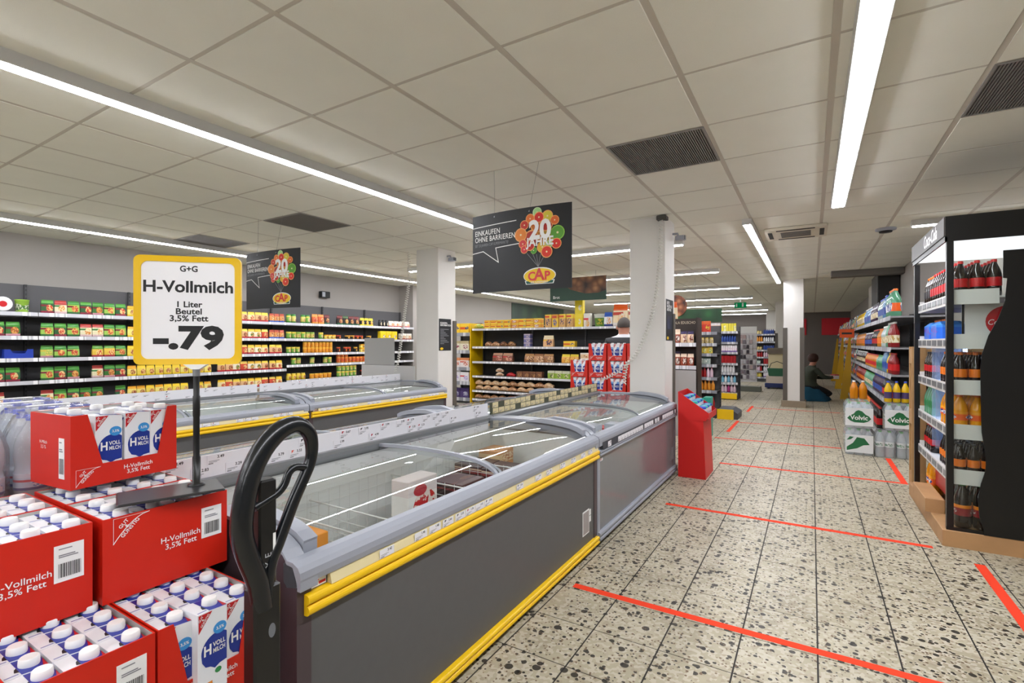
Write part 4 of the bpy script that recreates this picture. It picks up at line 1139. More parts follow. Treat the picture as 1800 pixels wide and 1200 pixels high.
# a few odd ones at the left end
o=ob('round_tub',MB().lathe([(0.075,0),(0.08,0.01),(0.08,0.045),(0.074,0.05)],20,0).mesh('round_tub',PRINT('tub_lid','e6e6ea',blob='b0202a',blob2='e8e8ec',bx=0.5,bz=0.5,br=0.25)),None,(-7.66,1.79,1.735),rot=(0,H2,0))
ob('tub_emblem',MB().lathe([(0.034,0.0503),(0.0,0.0506)],14).mesh('tub_emblem',m_redink),o)
tag(o,'white round tub lid with red emblem at left end of top shelf','tub')
o=ob('lime_tub',MB().lathe([(0.052,0),(0.056,0.01),(0.06,0.125),(0.063,0.127),(0.063,0.14)],18).mesh('lime_tub',PRINT('tub_lime','9cc84a',blob='5a8a4a',blob2='e8f0d8',br=0.3)),None,(-7.68,1.96,1.655)); tag(o,'lime green tub near left end of top shelf','tub')
bt=MB().prism([(0,0),(0.24,0),(0.24,0.10),(0.19,0.10),(0.17,0.055),(0.07,0.055),(0.05,0.10),(0,0.10)],'y',0,0.004).box(0,0.004,0.004,0.18,0,0.1).box(0.236,0.24,0.004,0.18,0,0.1).box(0.004,0.236,0.004,0.18,0,0.004).box(0.004,0.236,0.176,0.18,0,0.08)
tag(ob('blue_tray',bt.mesh('blue_tray',M('blue_card','1f3fae',0.45)),None,(-7.615,1.80,1.134),H2),'blue cardboard tray on third shelf at left edge','tray')
# small ceiling speaker on the wall
sp=thing('wall_speaker','small black twin spotlight box high on the left wall','speaker',(-8.1,6.35,2.24))
ob('speaker_box',MB().bbox(0,0.09,-0.10,0.10,-0.06,0.06,0.008).mesh('speaker_box',m_blackm),sp); ob('speaker_lens',MB().box(0.0901,0.094,-0.085,-0.02,-0.045,0.045).mesh('speaker_lens',m_greyp),sp)
# ================================================================== bread shelf and rear gondolas
SB=[-6.25,-5.02,-3.82,-2.62,-1.75]
lvC=[1.61,1.23,0.915,0.61,0.30]
UB=shelving('dark bread shelf with white shelf edges at the rear, yellow end panel',0,8.70,0.0,SB,lvC,0.48,1.66,back=m_backd,board=m_boardd,endpanel=[(-6.29,-0.02,1.73,m_yellow)])
toast=[g('toast_a',base='e8b82a',top='f0c83a',stripe='d8581e',blob='3a3a70',blob2='e8c860',bx=0.78,bz=0.5,br=0.2,band=(0.35,0.6)),g('toast_b',base='f0c43a',top='e8a81e',stripe='c83a22',blob='d8421e',blob2='f0d070',bx=0.8,bz=0.5,br=0.18,band=(0.4,0.6))]
toast2=[g('toast_c',base='e09a2a',top='f0d048',stripe='c8381e',blob='e8e4d8',blob2='c86a2a',bx=0.4,bz=0.4,br=0.3)]
tall=[g('toast_d',base='e0b42a',top='d89a1e',stripe='c83a20',blob='3a5aa0',blob2='d8a850',bx=0.5,bz=0.35,br=0.3,band=(0.72,0.88)),g('toast_e',base='c89a5a',top='f0d040',stripe='d8521e',blob='2a2a5a',blob2='e0b070',bx=0.5,bz=0.4,br=0.3,band=(0.75,0.9))]
bread=[g('bread_a',base='8a5a34',top='b88a58',blob='c89a68',blob2='6a4028',br=0.4),g('bread_b',base='b08058',top='9a6a44',blob='d8b088',blob2='8a5a38',br=0.4),g('bread_c',base='6a4430',top='7a5038',blob='a87850',blob2='54341f',br=0.35)]
WB='of bread shelf'
row(UB,-6.22,-5.95,1.61,'loaf',0.24,0.10,0.10,[g('toast_g',base='c8b43a',top='8ab83a',blob='5aa83a',blob2='d8b84a')],'yellow green bread bag','bread','left end of top shelf '+WB,'bread_bag')
row(UB,-5.94,-5.28,1.61,'box',0.155,0.085,0.12,toast,'yellow toast pack stacked','bread','left top shelf '+WB,'toast_pack',stack=2)
row(UB,-5.27,-4.58,1.61,'box',0.165,0.092,0.12,toast2+toast,'orange toast pack stacked','bread','mid top shelf '+WB,'toast_pack',stack=2)
row(UB,-4.50,-3.86,1.61,'box',0.135,0.25,0.10,tall,'tall yellow sliced bread pack','bread','mid top shelf '+WB,'sliced_bread',gap=0.02)
row(UB,-3.86,-3.69,1.61,'box',0.16,0.26,0.10,[g('crisp_y',base='eccc1a',top='f4dc2a',blob='e8e0d0',blob2='f0d83a',br=0.22)],'yellow carton stacked','carton','on the top shelf '+WB,'yellow_carton',stack=2)
row(UB,-3.68,-3.53,1.61,'box',0.13,0.25,0.10,[g('crisp_r',base='e8dcd0',top='f0ece4',stripe='c81e30',blob='e8a040',blob2='d8c8a8',bz=0.25)],'white and red carton','carton','on the top shelf '+WB,'crispbread_carton')
o=ob('green_bucket',MB().lathe([(0.085,0),(0.09,0.01),(0.11,0.22),(0.114,0.222),(0.114,0.235)],18).mesh('green_bucket',PRINT('bucket','6a9a44',top='e8ece0',blob='d8c84a',blob2='5a8a3a',br=0.3)),None,(-3.405,8.85,1.614)); tag(o,'green and white round tub on the top shelf of bread shelf','tub')
row(UB,-3.285,-3.13,1.61,'bag',0.15,0.26,0.1,[g('crisp_b',base='e8e8e8',top='2a5ab8',blob='e89a4a',blob2='d8d8d8',foot='1f3a80')],'blue and white crisp bag','packet','on the top shelf '+WB,'crisp_bag')
row(UB,-3.12,-1.80,1.61,'bag',0.27,0.40,0.12,[g('crisp_o',base='f0d8b0',top='f0641a',stripe='c83a1e',blob='f0b878',blob2='f0e0c8',foot='e8e0d8',bz=0.3)],'large orange crisp bag','packet','on the top shelf '+WB,'crisp_bag',gap=0.02,y=0.03)
for li,zz in enumerate(lvC[1:4],1):
    wh=f'on {ORD[li]} shelf {WB}'
    if li==1:
        row(UB,-5.95,-5.15,zz,'loaf',0.18,0.11,0.11,bread,'brown bread loaf','bread',wh+', left bay','bread_loaf',skip=0.15,jit=0.02)
        row(UB,-4.98,-4.68,zz,'box',0.15,0.085,0.10,[g('pump_a',base='6a6a9a',top='b8a8b8',blob='4a4a80',blob2='d8c8c0')],'blue grey bread block','bread',wh,'bread_block',stack=3)
        row(UB,-4.55,-4.25,zz,'bag',0.22,0.22,0.11,[g('bun_y',base='d8a878',top='e8d8b0',stripe='e8b82a',blob='2a2a50',blob2='d89a60')],'bag of buns with yellow label','bread',wh,'bun_bag')
        row(UB,-4.10,-3.84,zz,'box',0.24,0.11,0.11,[toast[0]],'yellow toast pack','bread',wh+', right','toast_pack')
        row(UB,-2.95,-1.8,zz,'bag',0.2,0.22,0.1,[g('crisp_o2',base='e8c8a0',top='f05a1a',stripe='c8301a',blob='f0b070',blob2='f0d8c0')],'orange crisp bag','packet',wh,'crisp_bag')
    elif li==2:
        row(UB,-5.75,-5.15,zz,'bag',0.24,0.18,0.12,[g('bun_r',base='7a4a38',top='b88a70',stripe='b82a2a',blob='8a3a2e',blob2='c89078')],'brown roll bag with red label','bread',wh,'roll_bag',skip=0.3)
        row(UB,-4.98,-4.20,zz,'bag',0.21,0.17,0.11,bread,'brown roll bag','bread',wh,'roll_bag',skip=0.1,jit=0.02)
        row(UB,-4.15,-3.80,zz,'bag',0.17,0.17,0.11,[g('bun_o',base='d89a3a',top='e8d040',blob='c87a2a',blob2='e8c050')],'orange and yellow roll bag','bread',wh,'roll_bag')
        row(UB,-3.75,-3.2,zz,'box',0.17,0.10,0.1,[g('pump_w',base='d8b890',top='e8e0d8',blob='b87a4a',blob2='e8d0b0')],'pale bread block','bread',wh,'bread_block',stack=2)
    else:
        row(UB,-6.2,-5.4,zz,'loaf',0.17,0.085,0.11,[g('roll_w',base='d8b898',top='e8d8c8',blob='b88a68',blob2='8a6048')],'pale roll pack stacked','bread',wh,'roll_pack',stack=2,skip=0.1)
        row(UB,-5.4,-5.2,zz,'loaf',0.2,0.09,0.1,[M('red_foil','b81e24',0.3)],'red wrapped loaf','bread',wh,'bread_loaf')
        row(UB,-5.15,-4.45,zz,'box',0.14,0.12,0.1,[bread[2],g('pump_d',base='3a3a44',top='6a6a70',blob='c8c0b8',blob2='54525a')],'dark bread block','bread',wh,'bread_block',skip=0.1)
        row(UB,-4.44,-3.4,zz,'box',0.15,0.15,0.1,[g('pump_r',base='b02a3a',top='8a8aa0',blob='d8d0c8',blob2='c84a50'),g('pump_g',base='8aa83a',top='c8c8b0',blob='4a5a2a',blob2='d8d8a0')],'red or green wrapped bread block','bread',wh,'bread_block',skip=0.05)
row(UB,-6.2,-4.3,0.30,'loaf',0.2,0.11,0.13,[bread[1],g('roll_p',base='c8a078',top='d8b890',blob='a87850',blob2='e0c8a8')],'pale bread roll bag','bread','on the fifth shelf '+WB,'roll_bag',stack=2,skip=0.15,jit=0.02)
row(UB,-6.2,-5.0,0.12,'loaf',0.19,0.10,0.13,[bread[1]],'bread roll bag','bread','on the lowest shelf '+WB,'roll_bag',skip=0.1)
# narrow shelf left of the yellow panel
UN=shelving('narrow grey shelf between the poster pillar and yellow end panel',0,8.72,0.0,[-6.87,-6.31],[1.53,1.15,0.78,0.47],0.46,1.75,rail=m_railg,lip=0.07)
for zz,mt,ds in ((1.53,toast[0],'yellow rusk carton'),(1.15,g('sweet_a',base='d8d0b8',top='b8a880',blob='8a2a48',blob2='e0d8c8'),'cream and purple carton'),(0.78,g('sweet_b',base='e8dcd8',top='d88a5a',stripe='d8604a',blob='c86a58',blob2='f0d8d0'),'striped red and white carton'),(0.47,g('sweet_c',base='e4e0e4',top='e8e4e8',stripe='c82a30',blob='b8a8d0',blob2='e8e0f0'),'white carton with red print'),(0.12,g('sweet_d',base='4a3a6a',top='3a2a58',blob='b8b8c8',blob2='5a4a80'),'purple carton')):
    row(UN,-6.84,-6.32,zz,'box',0.235,0.20,0.14,[mt],ds,'carton','on narrow shelf beside yellow panel, '+f'level {zz:.1f}'.replace('level 1.5','top').replace('level 1.1','second level').replace('level 1.2','second level').replace('level 0.8','third level').replace('level 0.5','fourth level').replace('level 0.1','lowest level'),'food_carton')
# red milk trays stacked in front of the bread shelf, behind the freezers
def far_tray(X,Y,z,k,lab):
    tray(X,Y,z,0.230,0.24,0.0,lab,cut=True)
    for i in range(3):
        milk(X+0.0045+i*0.0735,Y+0.0045,z+0.004,0.0,('left','middle','right')[i]+' milk carton in '+lab,'milk cartons in the '+lab)
XT=(-2.62,-2.375,-2.13,-1.885); NT_=(5,6,6,6)
ROWN=['bottom','second','third','fourth','fifth','top']
for ci,(xx,nn) in enumerate(zip(XT,NT_)):
    for k in range(nn):
        col=('left','middle','right','hidden')[ci]
        if k<2:
            tray(xx,5.78,0.05+k*TH,0.230,0.24,0.0,f'red milk tray low in the {col} rear column, behind freezers',plain=True,group='low rear milk trays')
        else:
            far_tray(xx,5.78,0.05+k*TH,k,f'{ROWN[k] if k<nn-1 else "top"} red tray of the {col} column behind freezers')
o=MB().box(-2.64,-1.64,5.76,6.06,0,0.05); tag(ob('dolly_board',o.mesh('dolly_board',m_wood),None),'flat wooden board under the rear red milk trays','board')

# grey card boards at end of second island
cb=thing('card_board','grey cardboard screen standing at the end of second freezer island','cardboard',(-5.25,5.36,0.0))
ob('upper_sheet',MB().box(-0.62,0.0,-0.004,0.004,0.98,1.38).mesh('upper_sheet',M('grey_card','a6a6a4',0.6)),cb)
ob('lower_sheet',MB().box(-0.68,0.40,-0.006,0.006,0.0,0.975).mesh('lower_sheet',M('pale_card','c4c3c1',0.6)),cb)

# ------------------------------------------------------------------ gondolas across the rear
def gondola(label,Y,x0,x1,lv,kinds,where,ybase=None,lip=0.05):
    n=max(1,round((x1-x0)/1.0)); se=[x0+(x1-x0)*k/n for k in range(n+1)]
    U=shelving(label,0,Y,0.0,se,lv,0.42,lv[0]+0.12,rail=m_railg,lip=lip,back=m_backp,base_d=0.5,base_z=0.16)
    if ybase: ob('base_front',MB().box(x1-0.62,x1-0.01,-0.10,-0.082,0.02,0.15).mesh('base_front',m_yellow),U[0])
    for li,zz in enumerate(list(lv)+[0.16]):
        for q,(kind,w,h,mats,lid,ds,nm) in enumerate(kinds[li%len(kinds)]):
            a=x1-0.02-(q+1)*0.34; b_=x1-0.02-q*0.34
            hm=(([9.0]+list(lv))[li]-zz-0.03) if li>0 else 0.25
            row(U,a,b_,zz,kind,w,min(h,0.19,hm),0.07,mats,ds,'toiletries','on '+(['top','second','third','fourth','fifth','sixth','lowest'][li])+' shelf '+where,nm,lid=lid,gap=0.004)
    return U
mw=M('bottle_white','e6e6ea',0.35); mpk=M('bottle_pink','e6c8d8',0.35); mmg=M('bottle_magenta','b0307a',0.35); mbl=M('bottle_blue','2a4a9a',0.35); mlb=M('bottle_lblue','7ac0e0',0.35); mye=M('bottle_yellow','e8d84a',0.35); mrd=M('bottle_red','a81a20',0.35); mor=M('bottle_orange','e0902a',0.35); mdk=M('bottle_dark','22242c',0.3)
KB=[[('box',0.05,0.18,[mye,g('pk_ys',base='f0e88a',top='e8d83a',stripe='e8e8e0',blob='d8c83a',blob2='f0f0c0')],None,'yellow box','toiletry_box'),('box',0.06,0.19,[g('pk_rs',base='e8a88a',top='d8d0d0',blob='c83a2a',blob2='e8e0e0')],None,'red and white box','toiletry_box')],
    [('bottle',0.05,0.16,[mbl],m_lidk,'dark blue bottle','shampoo_bottle'),('jar',0.07,0.10,[g('pk_cr',base='d8c080',top='e0d8b8',blob='b89a48',blob2='e8dcc0')],m_lidy,'cream jar','cream_jar')],
    [('box',0.045,0.15,[g('pk_wp',base='eae2ea',top='f0ecf0',blob='e0b8c8',blob2='f0e8f0',foot='6a3a9a')],None,'white box with purple foot','toiletry_box'),('bag',0.09,0.13,[g('pk_yw',base='d8b83a',top='c8a83a',blob='8aa83a',blob2='e0d080')],None,'yellow pouch','pouch')],
    [('box',0.06,0.17,[mrd],None,'red box','toiletry_box'),('bag',0.12,0.14,[g('pk_gw',base='a8b8b0',top='4a5a54',blob='d8e0d8',blob2='8aa098')],None,'grey pouch','pouch')],
    [('bottle',0.055,0.18,[mw],m_lidg,'white bottle with green cap','shampoo_bottle'),('bottle',0.055,0.17,[mrd,mpk],m_lidr,'red bottle','shampoo_bottle')],
    [('bottle',0.06,0.16,[mlb,mw],m_lidb,'light blue bottle','shampoo_bottle'),('bottle',0.06,0.17,[mor],m_lido,'orange bottle','shampoo_bottle')],
    [('bottle',0.06,0.18,[mpk,mmg],m_lidw,'pink bottle','shampoo_bottle'),('bottle',0.06,0.18,[mrd],m_lidr,'dark red bottle','shampoo_bottle')]]
gondola('toiletries shelf with curved grey edges and yellow base front, beyond the coffee display',12.5,-2.6,-1.46,[1.58,1.33,1.10,0.84,0.62,0.39],KB,'of yellow-based toiletries shelf',ybase=True)
KA=[k[::-1] for k in KB]
KA[0]=[('box',0.12,0.25,[g('pk_ro',base='d8341e',top='e86a2a',blob='e8c83a',blob2='c82a1a')],None,'red and orange box','toiletry_box'),('bag',0.1,0.17,[g('pk_bw',base='e8e8ea',top='2a3a2a',blob='8a9a3a',blob2='3a4a3a')],None,'white and dark pouch','pouch')]
gondola('nearer toiletries shelf with price cards hanging at its corner, right behind the coffee display',9.3,-2.6,-1.42,[1.50,1.30,1.12,0.93,0.70,0.47],KA,'of nearer toiletries shelf')
tag(ob('price_poster',MB().box(0,0.13,0,0.004,0,0.26).mesh('price_poster',m_whitep),None,(-1.86,9.28,1.22)),'upper white card hanging at the corner of nearer toiletries shelf','card')
tag(ob('price_poster',MB().box(0,0.13,0,0.004,0,0.26).mesh('price_poster',M('cream_card','e8e4d0',0.5)),None,(-1.86,9.28,0.93)),'lower cream card hanging at the corner of nearer toiletries shelf','card')
tag(ob('gondola_foot',MB().prism([(-1.40,0.0),(-1.08,0.0),(-1.08,0.10),(-1.18,0.16),(-1.40,0.16)],'y',9.22,9.80).mesh('gondola_foot',M('foot_grey','4a4d54',0.5)),None),'dark grey sloping shelf foot reaching into the aisle','shelf foot')
tag(ob('yellow_foot_panel',MB().box(-1.40,-1.14,9.17,9.195,0.0,0.17).mesh('yellow_foot_panel',m_yellow),None),'small yellow panel at the shelf foot behind the red stand','panel')
gondola('household shelf with blue packs at the far end of the rear shelves',18.9,-2.2,-1.05,[1.62,1.36,1.08,0.84,0.6,0.36],[KB[1],KB[5],KB[1],KB[6],KB[3],KB[4],KB[2]],'of far household shelf')
# coffee display
cd=thing('coffee_display','dark brown coffee display cabinet beside the white pillar','display',(-2.02,7.25,0.0))
mcb=M('display_brown','2c2019',0.45)
ob('cabinet_side',MB().box(0.64,0.66,0,0.30,0,1.66).mesh('cabinet_side',mcb),cd); ob('cabinet_side',MB().box(0,0.02,0,0.30,0,1.66).mesh('cabinet_side',mcb),cd)
ob('cabinet_back',MB().box(0.02,0.64,0.28,0.30,0,1.66).mesh('cabinet_back',mcb),cd)
hd=ob('header_board',MB().box(0.02,0.64,0.25,0.27,1.40,1.66).mesh('header_board',mcb),cd)
text('GALA EDUSCHO',0.055,M('tan_print','c8b8a0',0.5),hd,(0.42,0.245,1.60),sx=0.8)
for zz in (1.30,0.98,0.66,0.34):
    sh=ob('shelf',MB().box(0.02,0.64,0.0,0.279,zz-0.02,zz).mesh('shelf',mcb),cd); ob('price_rail',MB().box(0.02,0.64,-0.012,0.0,zz-0.045,zz+0.008).mesh('price_rail',m_railw),sh)
UCD=(cd,-2.02,7.25,0.0)
cof=[g('cof_a',base='c8a888',top='2a1a4a',blob='e8d8c8',blob2='7a3a28'),g('cof_b',base='2a2048',top='d8c0a8',blob='c89a78',blob2='3a2a5a'),g('cof_c',base='8a3a20',top='e0c8b0',blob='e8dcd0',blob2='5a2a1a')]
for zz,nm in ((1.30,'upper'),(0.98,'lower')):
    row(UCD,0.05,0.63,zz,'bag',0.085,0.17,0.08,cof,'brown and violet coffee pack','coffee','on '+nm+' shelf of coffee display','coffee_pack',stack=1)
    row(UCD,0.03,0.45,zz,'bag',0.085,0.20,0.08,cof,'brown and cream coffee pack','coffee','behind on the '+nm+' shelf of coffee display','coffee_pack',y=0.12)
tag(ob('card_screen',MB().prism([(0,0.0),(0.40,0.0),(0.40,0.92),(0.395,0.925),(0.0,0.925)],'y',0,0.012).mesh('card_screen',M('grey_card','a6a6a4',0.6)),None,(-1.77,7.18,0.0)),'grey cardboard sheet leaning in front of the coffee display','cardboard')
tag(ob('teal_box',MB().bbox(-1.295,-1.20,7.3,7.5,0,0.55,0.004).mesh('teal_box',M('teal_plastic','2aa08a',0.4)),None),'teal box on the floor beside the coffee display','box')
# peg rack with small goods
pr=thing('peg_rack','white peg rack hung with small goods, at the far end of the aisle','rack',(-1.78,15.0,0.0))
ob('rack_back',MB().box(0,0.50,0.0,0.02,0.25,1.76).mesh('rack_back',M('rack_white','dcd8d8',0.5)),pr)
ob('rack_header',MB().box(0,0.50,-0.01,0.0,1.58,1.76).mesh('rack_header',m_whitep),pr)
ob('rack_base',MB().prism([(-0.05,0),(0.58,0),(0.62,0.03),(0.60,0.14),(-0.05,0.14)],'y',-0.25,0.1).mesh('rack_base',M('rack_base','5a5c52',0.5)),pr)
rr_=random.Random(9)
pc=[M('blister_a','c8c4c8',0.4),M('blister_b','3a3238',0.4),M('blister_c','b8a0a0',0.4),M('blister_d','7a7078',0.4)]
for r_ in range(9):
    for c_ in range(6):
        if rr_.random()<0.1: continue
        me=box_me(0.065,0.10,0.02,rr_.choice(pc))
        tag(ob('blister_pack',me,None,(-1.775+c_*0.082,14.94-0.0*r_,0.33+r_*0.138)),ordw(c_)+' blister pack from left in '+ordw(r_)+' row from bottom of white peg rack','blister pack','blister packs on the peg rack')
# trolley with boxes behind the second pillar
tag(ob('blue_dolly',MB().bbox(-1.16,-0.62,16.0,16.5,0.04,0.16,0.01).box(-1.1,-1.04,16.05,16.1,0,0.04).box(-0.74,-0.68,16.05,16.1,0,0.04).box(-1.1,-1.04,16.4,16.45,0,0.04).box(-0.74,-0.68,16.4,16.45,0,0.04).mesh('blue_dolly',M('dolly_blue','1c2a5e',0.5)),None),'dark blue dolly on the floor left of the pillar in the aisle','dolly')
tag(ob('cardboard_tray',MB().bbox(-1.13,-0.64,16.05,16.45,0.162,0.36,0.004).mesh('cardboard_tray',M('card_beige','cdbfae',0.7)),None),'pale cardboard tray on the blue dolly','box')
bk=MB().prism([(-0.20,0.362),(0.20,0.362),(0.24,0.58),(-0.24,0.58)],'y',0.0,0.3); 
bt_=thing('shopping_basket','green shopping basket standing on the dolly beside the pillar','basket',(-0.86,16.06,0.0))
ob('basket_body',bk.mesh('basket_body',M('basket_green','1f5a3a',0.5)),bt_); ob('basket_handle',MB().tube([(-0.2,0.15,0.58),(-0.15,0.15,0.72),(0,0.15,0.78),(0.15,0.15,0.72),(0.2,0.15,0.58)],0.01,6).mesh('basket_handle',m_black),bt_)
ct=thing('wooden_counter','brown counter with cream front panel behind the dolly','counter',(-1.16,17.0,0.0))
ob('counter_top',MB().box(0,0.55,0,0.5,0.98,1.16).mesh('counter_top',M('counter_brown','6a5f50',0.6)),ct); ob('counter_front',MB().box(0.02,0.53,0.05,0.5,0.45,0.98).mesh('counter_front',M('cream_panel','cfc19a',0.6)),ct); ob('counter_base',MB().box(0.02,0.53,0.1,0.5,0,0.45).mesh('counter_base',M('counter_dark','4a3a30',0.6)),ct)
# red panels at the far end
for (xx,ww,lb) in ((-1.1,0.9,'bright red wall panel at far end left of the pillars'),(0.35,0.98,'bright red wall panel with lamp at far end of drinks aisle')):
    tag(ob('red_banner',MB().box(xx,xx+ww,YB-0.03,YB-0.005,1.65,2.35).mesh('red_banner',M('red_panel','d01428',0.4)),None),lb,'panel')
# ================================================================== right side
m_tape=M('orange_red_tape','ee3a0c',0.85,var=0.05,vscale=20)
def tape(x0,x1,y,lab,w=0.045,dy=0.0):
    me=MB().prism([(x0,y-w/2),(x1,y+dy-w/2),(x1,y+dy+w/2),(x0,y+w/2)],'z',0.0002,0.0012).mesh('floor_tape',m_tape)
    tag(ob('floor_tape',me,None),lab,'tape','orange floor tape lines')
tape(-1.095,0.62,2.462,'orange floor tape line across the aisle nearest the camera')
tape(-1.015,0.66,4.10,'second orange floor tape line across the aisle, ending at drinks cabinet')
tape(-0.86,0.75,5.80,'third orange floor tape line, right behind the red display stand',dy=0.03)
tape(-1.15,0.31,7.33,'fourth orange floor tape line, ending at the water packs',dy=0.05)
tape(-1.02,0.31,8.94,'fifth orange floor tape line across the aisle',dy=0.04)
tape(-1.10,0.45,11.1,'faint far orange floor tape line in front of the second pillar')
def vtape(x,y0,y1,lab,w=0.05,dx=0):
    me=MB().prism([(x-w/2,y0),(x+w/2,y0),(x+dx+w/2,y1),(x+dx-w/2,y1)],'z',0.0014,0.0022).mesh('floor_tape',m_tape)
    tag(ob('floor_tape',me,None),lab,'tape','orange floor tape lines')
vtape(0.843,2.9,3.92,'orange tape strip along the aisle at right edge near the drinks cabinet')
vtape(0.735,5.80,7.0,'short orange tape strip running towards the water packs')
vtape(-1.06,7.9,9.1,'short orange tape strip beside the grey shelf foot')
vtape(-1.05,10.4,11.4,'short orange tape strip at the far yellow shelf base')
tag(ob('leaflet',MB().prism([(0,0),(0.21,0.04),(0.18,0.20),(-0.02,0.15)],'z',0.0002,0.002).mesh('leaflet',M('leaflet_paper','d8d6e0',0.4)),None,(0.625,2.30,0)),'corner of a pale leaflet on the floor at bottom right','leaflet')

# red display stand
rs=thing('display_stand','red cardboard display stand with sloped tray at the end of freezers','display',(-1.12,5.0,0.0))
mrs=M('display_red','cf1512',0.45,var=0.03,vscale=6)
ob('stand_column',MB().prism([(0.0,0.0),(0.255,0.0),(0.232,0.575),(0.0,0.575)],'y',0.004,0.42).mesh('stand_column',mrs),rs)
wg=MB().prism([(0.0,0.56),(0.255,0.56),(0.285,0.60),(0.285,0.635),(0.0,0.83)],'y',0.0,0.004); wm=wg.mesh('tray_side',mrs)
ob('tray_side',wm,rs); ob('tray_side',wm,rs,(0,0.42,0))
ob('tray_shell',MB().box(0.0,0.285,0.004,0.42,0.576,0.582).box(0.28,0.285,0.004,0.42,0.582,0.635).box(0.0,0.005,0.004,0.42,0.582,0.83).mesh('tray_shell',mrs),rs)
mdc=[M('lid_teal','2ab0a0',0.4),m_lidb]
for i in range(3):
    for j in range(5):
        t=thing('tub','white tub with '+('teal' if (i+j)%2 else 'blue')+' lid in red display stand, row '+ordw(j)+', '+ordw(i)+' from back','tub',(-1.06+i*0.078,5.05+j*0.077,0.583),0,'tubs with '+('teal' if (i+j)%2 else 'blue')+' lids in the red stand')
        h=0.20-0.045*i
        ob('tub_body',MB().lathe([(0.030,0),(0.034,0.004),(0.034,h-0.02)],12).mesh('tub_body',PRINT('tub_print','e4e0e6',stripe='c8a8c8',blob='8a9ac0',blob2='e8e8f0')),t)
        ob('tub_lid',MB().lathe([(0.036,h-0.022),(0.036,h-0.003),(0.032,h)],12).mesh('tub_lid',mdc[0 if (i+j)%2 else 1]),t)

# ------------------------------------------------------------------ drinks cabinet
CX0,CX1,CY0,CY1=0.76,1.36,4.20,5.36
DC=thing('drinks_cabinet','open black drinks cabinet with wooden base and lit white shelves','drinks cabinet',(0,0,0))
m_bk=M('cabinet_black','0a0a0b',0.3); m_bkm=M('cabinet_grey','3a3734',0.45)
wb=ob('wood_base',MB().bbox(0.72,1.42,4.17,5.46,0.0,0.105,0.004).mesh('wood_base',M('oak_base','b48a5e',0.55,var=0.22,vscale=7,bump=0.1,bscale=40)),DC)
ob('wood_step',MB().bbox(0.69,0.80,4.55,5.05,0.105,0.20,0.003).mesh('wood_step',M('oak_base','b48a5e',0.55)),DC)
pm=MB().bbox(-0.018,0.018,-0.018,0.018,0.105,1.96,0.003).mesh('post',m_bk)
for xx,yy in ((CX0,CY0),(CX0,CY1),(CX1,CY0),(CX1,CY1)): ob('post',pm,DC,(xx,yy,0))
hd=ob('header',MB().box(0.735,1.40,4.175,5.39,1.985,2.115).box(0.735,0.745,4.175,5.39,1.955,1.985).box(0.735,1.40,4.175,4.19,1.955,1.985).mesh('header',m_bk),DC)
ob('header_face',MB().box(0.728,0.735,4.18,5.385,1.99,2.112).mesh('header_face',m_bkm),hd)
text('Coca-Cola',0.125,M('logo_white','f4f4f4',0.4),hd,(0.7275,4.62,2.05),-H2,shear=0.25,bold=0.01,sx=0.85)
ob('light_panel',MB().box(0.76,1.36,4.21,5.36,1.975,1.984).mesh('light_panel',EM('cabinet_light','f4f8ff',1.0)),hd)
ob('rear_panel',MB().box(1.375,1.385,4.20,5.36,0.105,1.985).mesh('rear_panel',M('cab_rear','3a3c3e',0.5)),DC)
SZ=[1.60,1.315,1.02,0.735,0.445]
m_cshelf=M('cabinet_shelf','d9d7d4',0.4)
for z in SZ:
    s_=ob('shelf',MB().box(0.775,1.37,4.225,5.335,z-0.012,z).mesh('shelf',m_cshelf),DC)
    ob('shelf_edge',MB().box(0.765,0.775,4.225,5.335,z-0.05,z+0.018).box(0.775,1.0,4.215,4.225,z-0.05,z+0.045).box(0.775,1.37,5.335,5.345,z-0.05,z+0.045).mesh('shelf_edge',m_cshelf),s_)
    for k in range(6): ob('label_holder',MB().box(0.762,0.7648,-0.07,0.07,-0.045,-0.005).mesh('label_holder',M('holder_grey','6a6c70',0.3)),s_,(0,4.33+k*0.185,z+0.012))
gl=ob('glass_column',MB().box(0.79,0.96,4.80,4.806,0.52,1.295).box(0.79,0.96,4.93,4.936,0.52,1.295).mesh('glass_column',GLASS('column_glass',tint=(0.86,0.92,1.0),haze=0.12,hazecol=(0.7,0.8,1.0))),DC)
ob('column_led',MB().box(0.965,0.972,4.82,4.92,0.52,1.295).mesh('column_led',EM('column_led','bcd6ff',4.0)),gl)
cont=[(1.006,1.871),(1.006,1.702),(1.024,1.698),(1.014,1.558),(0.983,1.453),(0.938,1.347),(0.909,1.233),(0.901,1.143),(0.904,0.929),(0.907,0.746),(0.928,0.588),(0.925,0.505),(0.904,0.424),(0.891,0.318),(0.896,0.218),(0.917,0.136),(0.917,0.106),(1.42,0.106),(1.42,1.871)]
ob('side_panel',MB().prism(cont,'y',4.168,4.176).mesh('side_panel',m_bk),DC)
ob('side_glass',MB().box(0.778,1.34,4.196,4.200,0.106,1.955).mesh('side_glass',m_glass),DC)
ob('bottom_rail',MB().box(0.74,1.40,4.178,4.19,0.105,0.125).mesh('bottom_rail',m_bk),DC)
ip=ob('inner_panel',MB().box(0.86,1.30,4.33,4.336,1.317,1.56).mesh('inner_panel',M('panel_white','dcdad8',0.35)),DC)
ob('red_disc',MB().add([(1.06+0.10*math.cos(2*PI*k/28),4.3295,1.44+0.10*math.sin(2*PI*k/28)) for k in range(28)],[tuple(range(28))]).mesh('red_disc',m_redink),ip)
text('Coca-Cola',0.05,m_whitep,ip,(1.06,4.329,1.435),0,shear=0.25,sx=0.85)
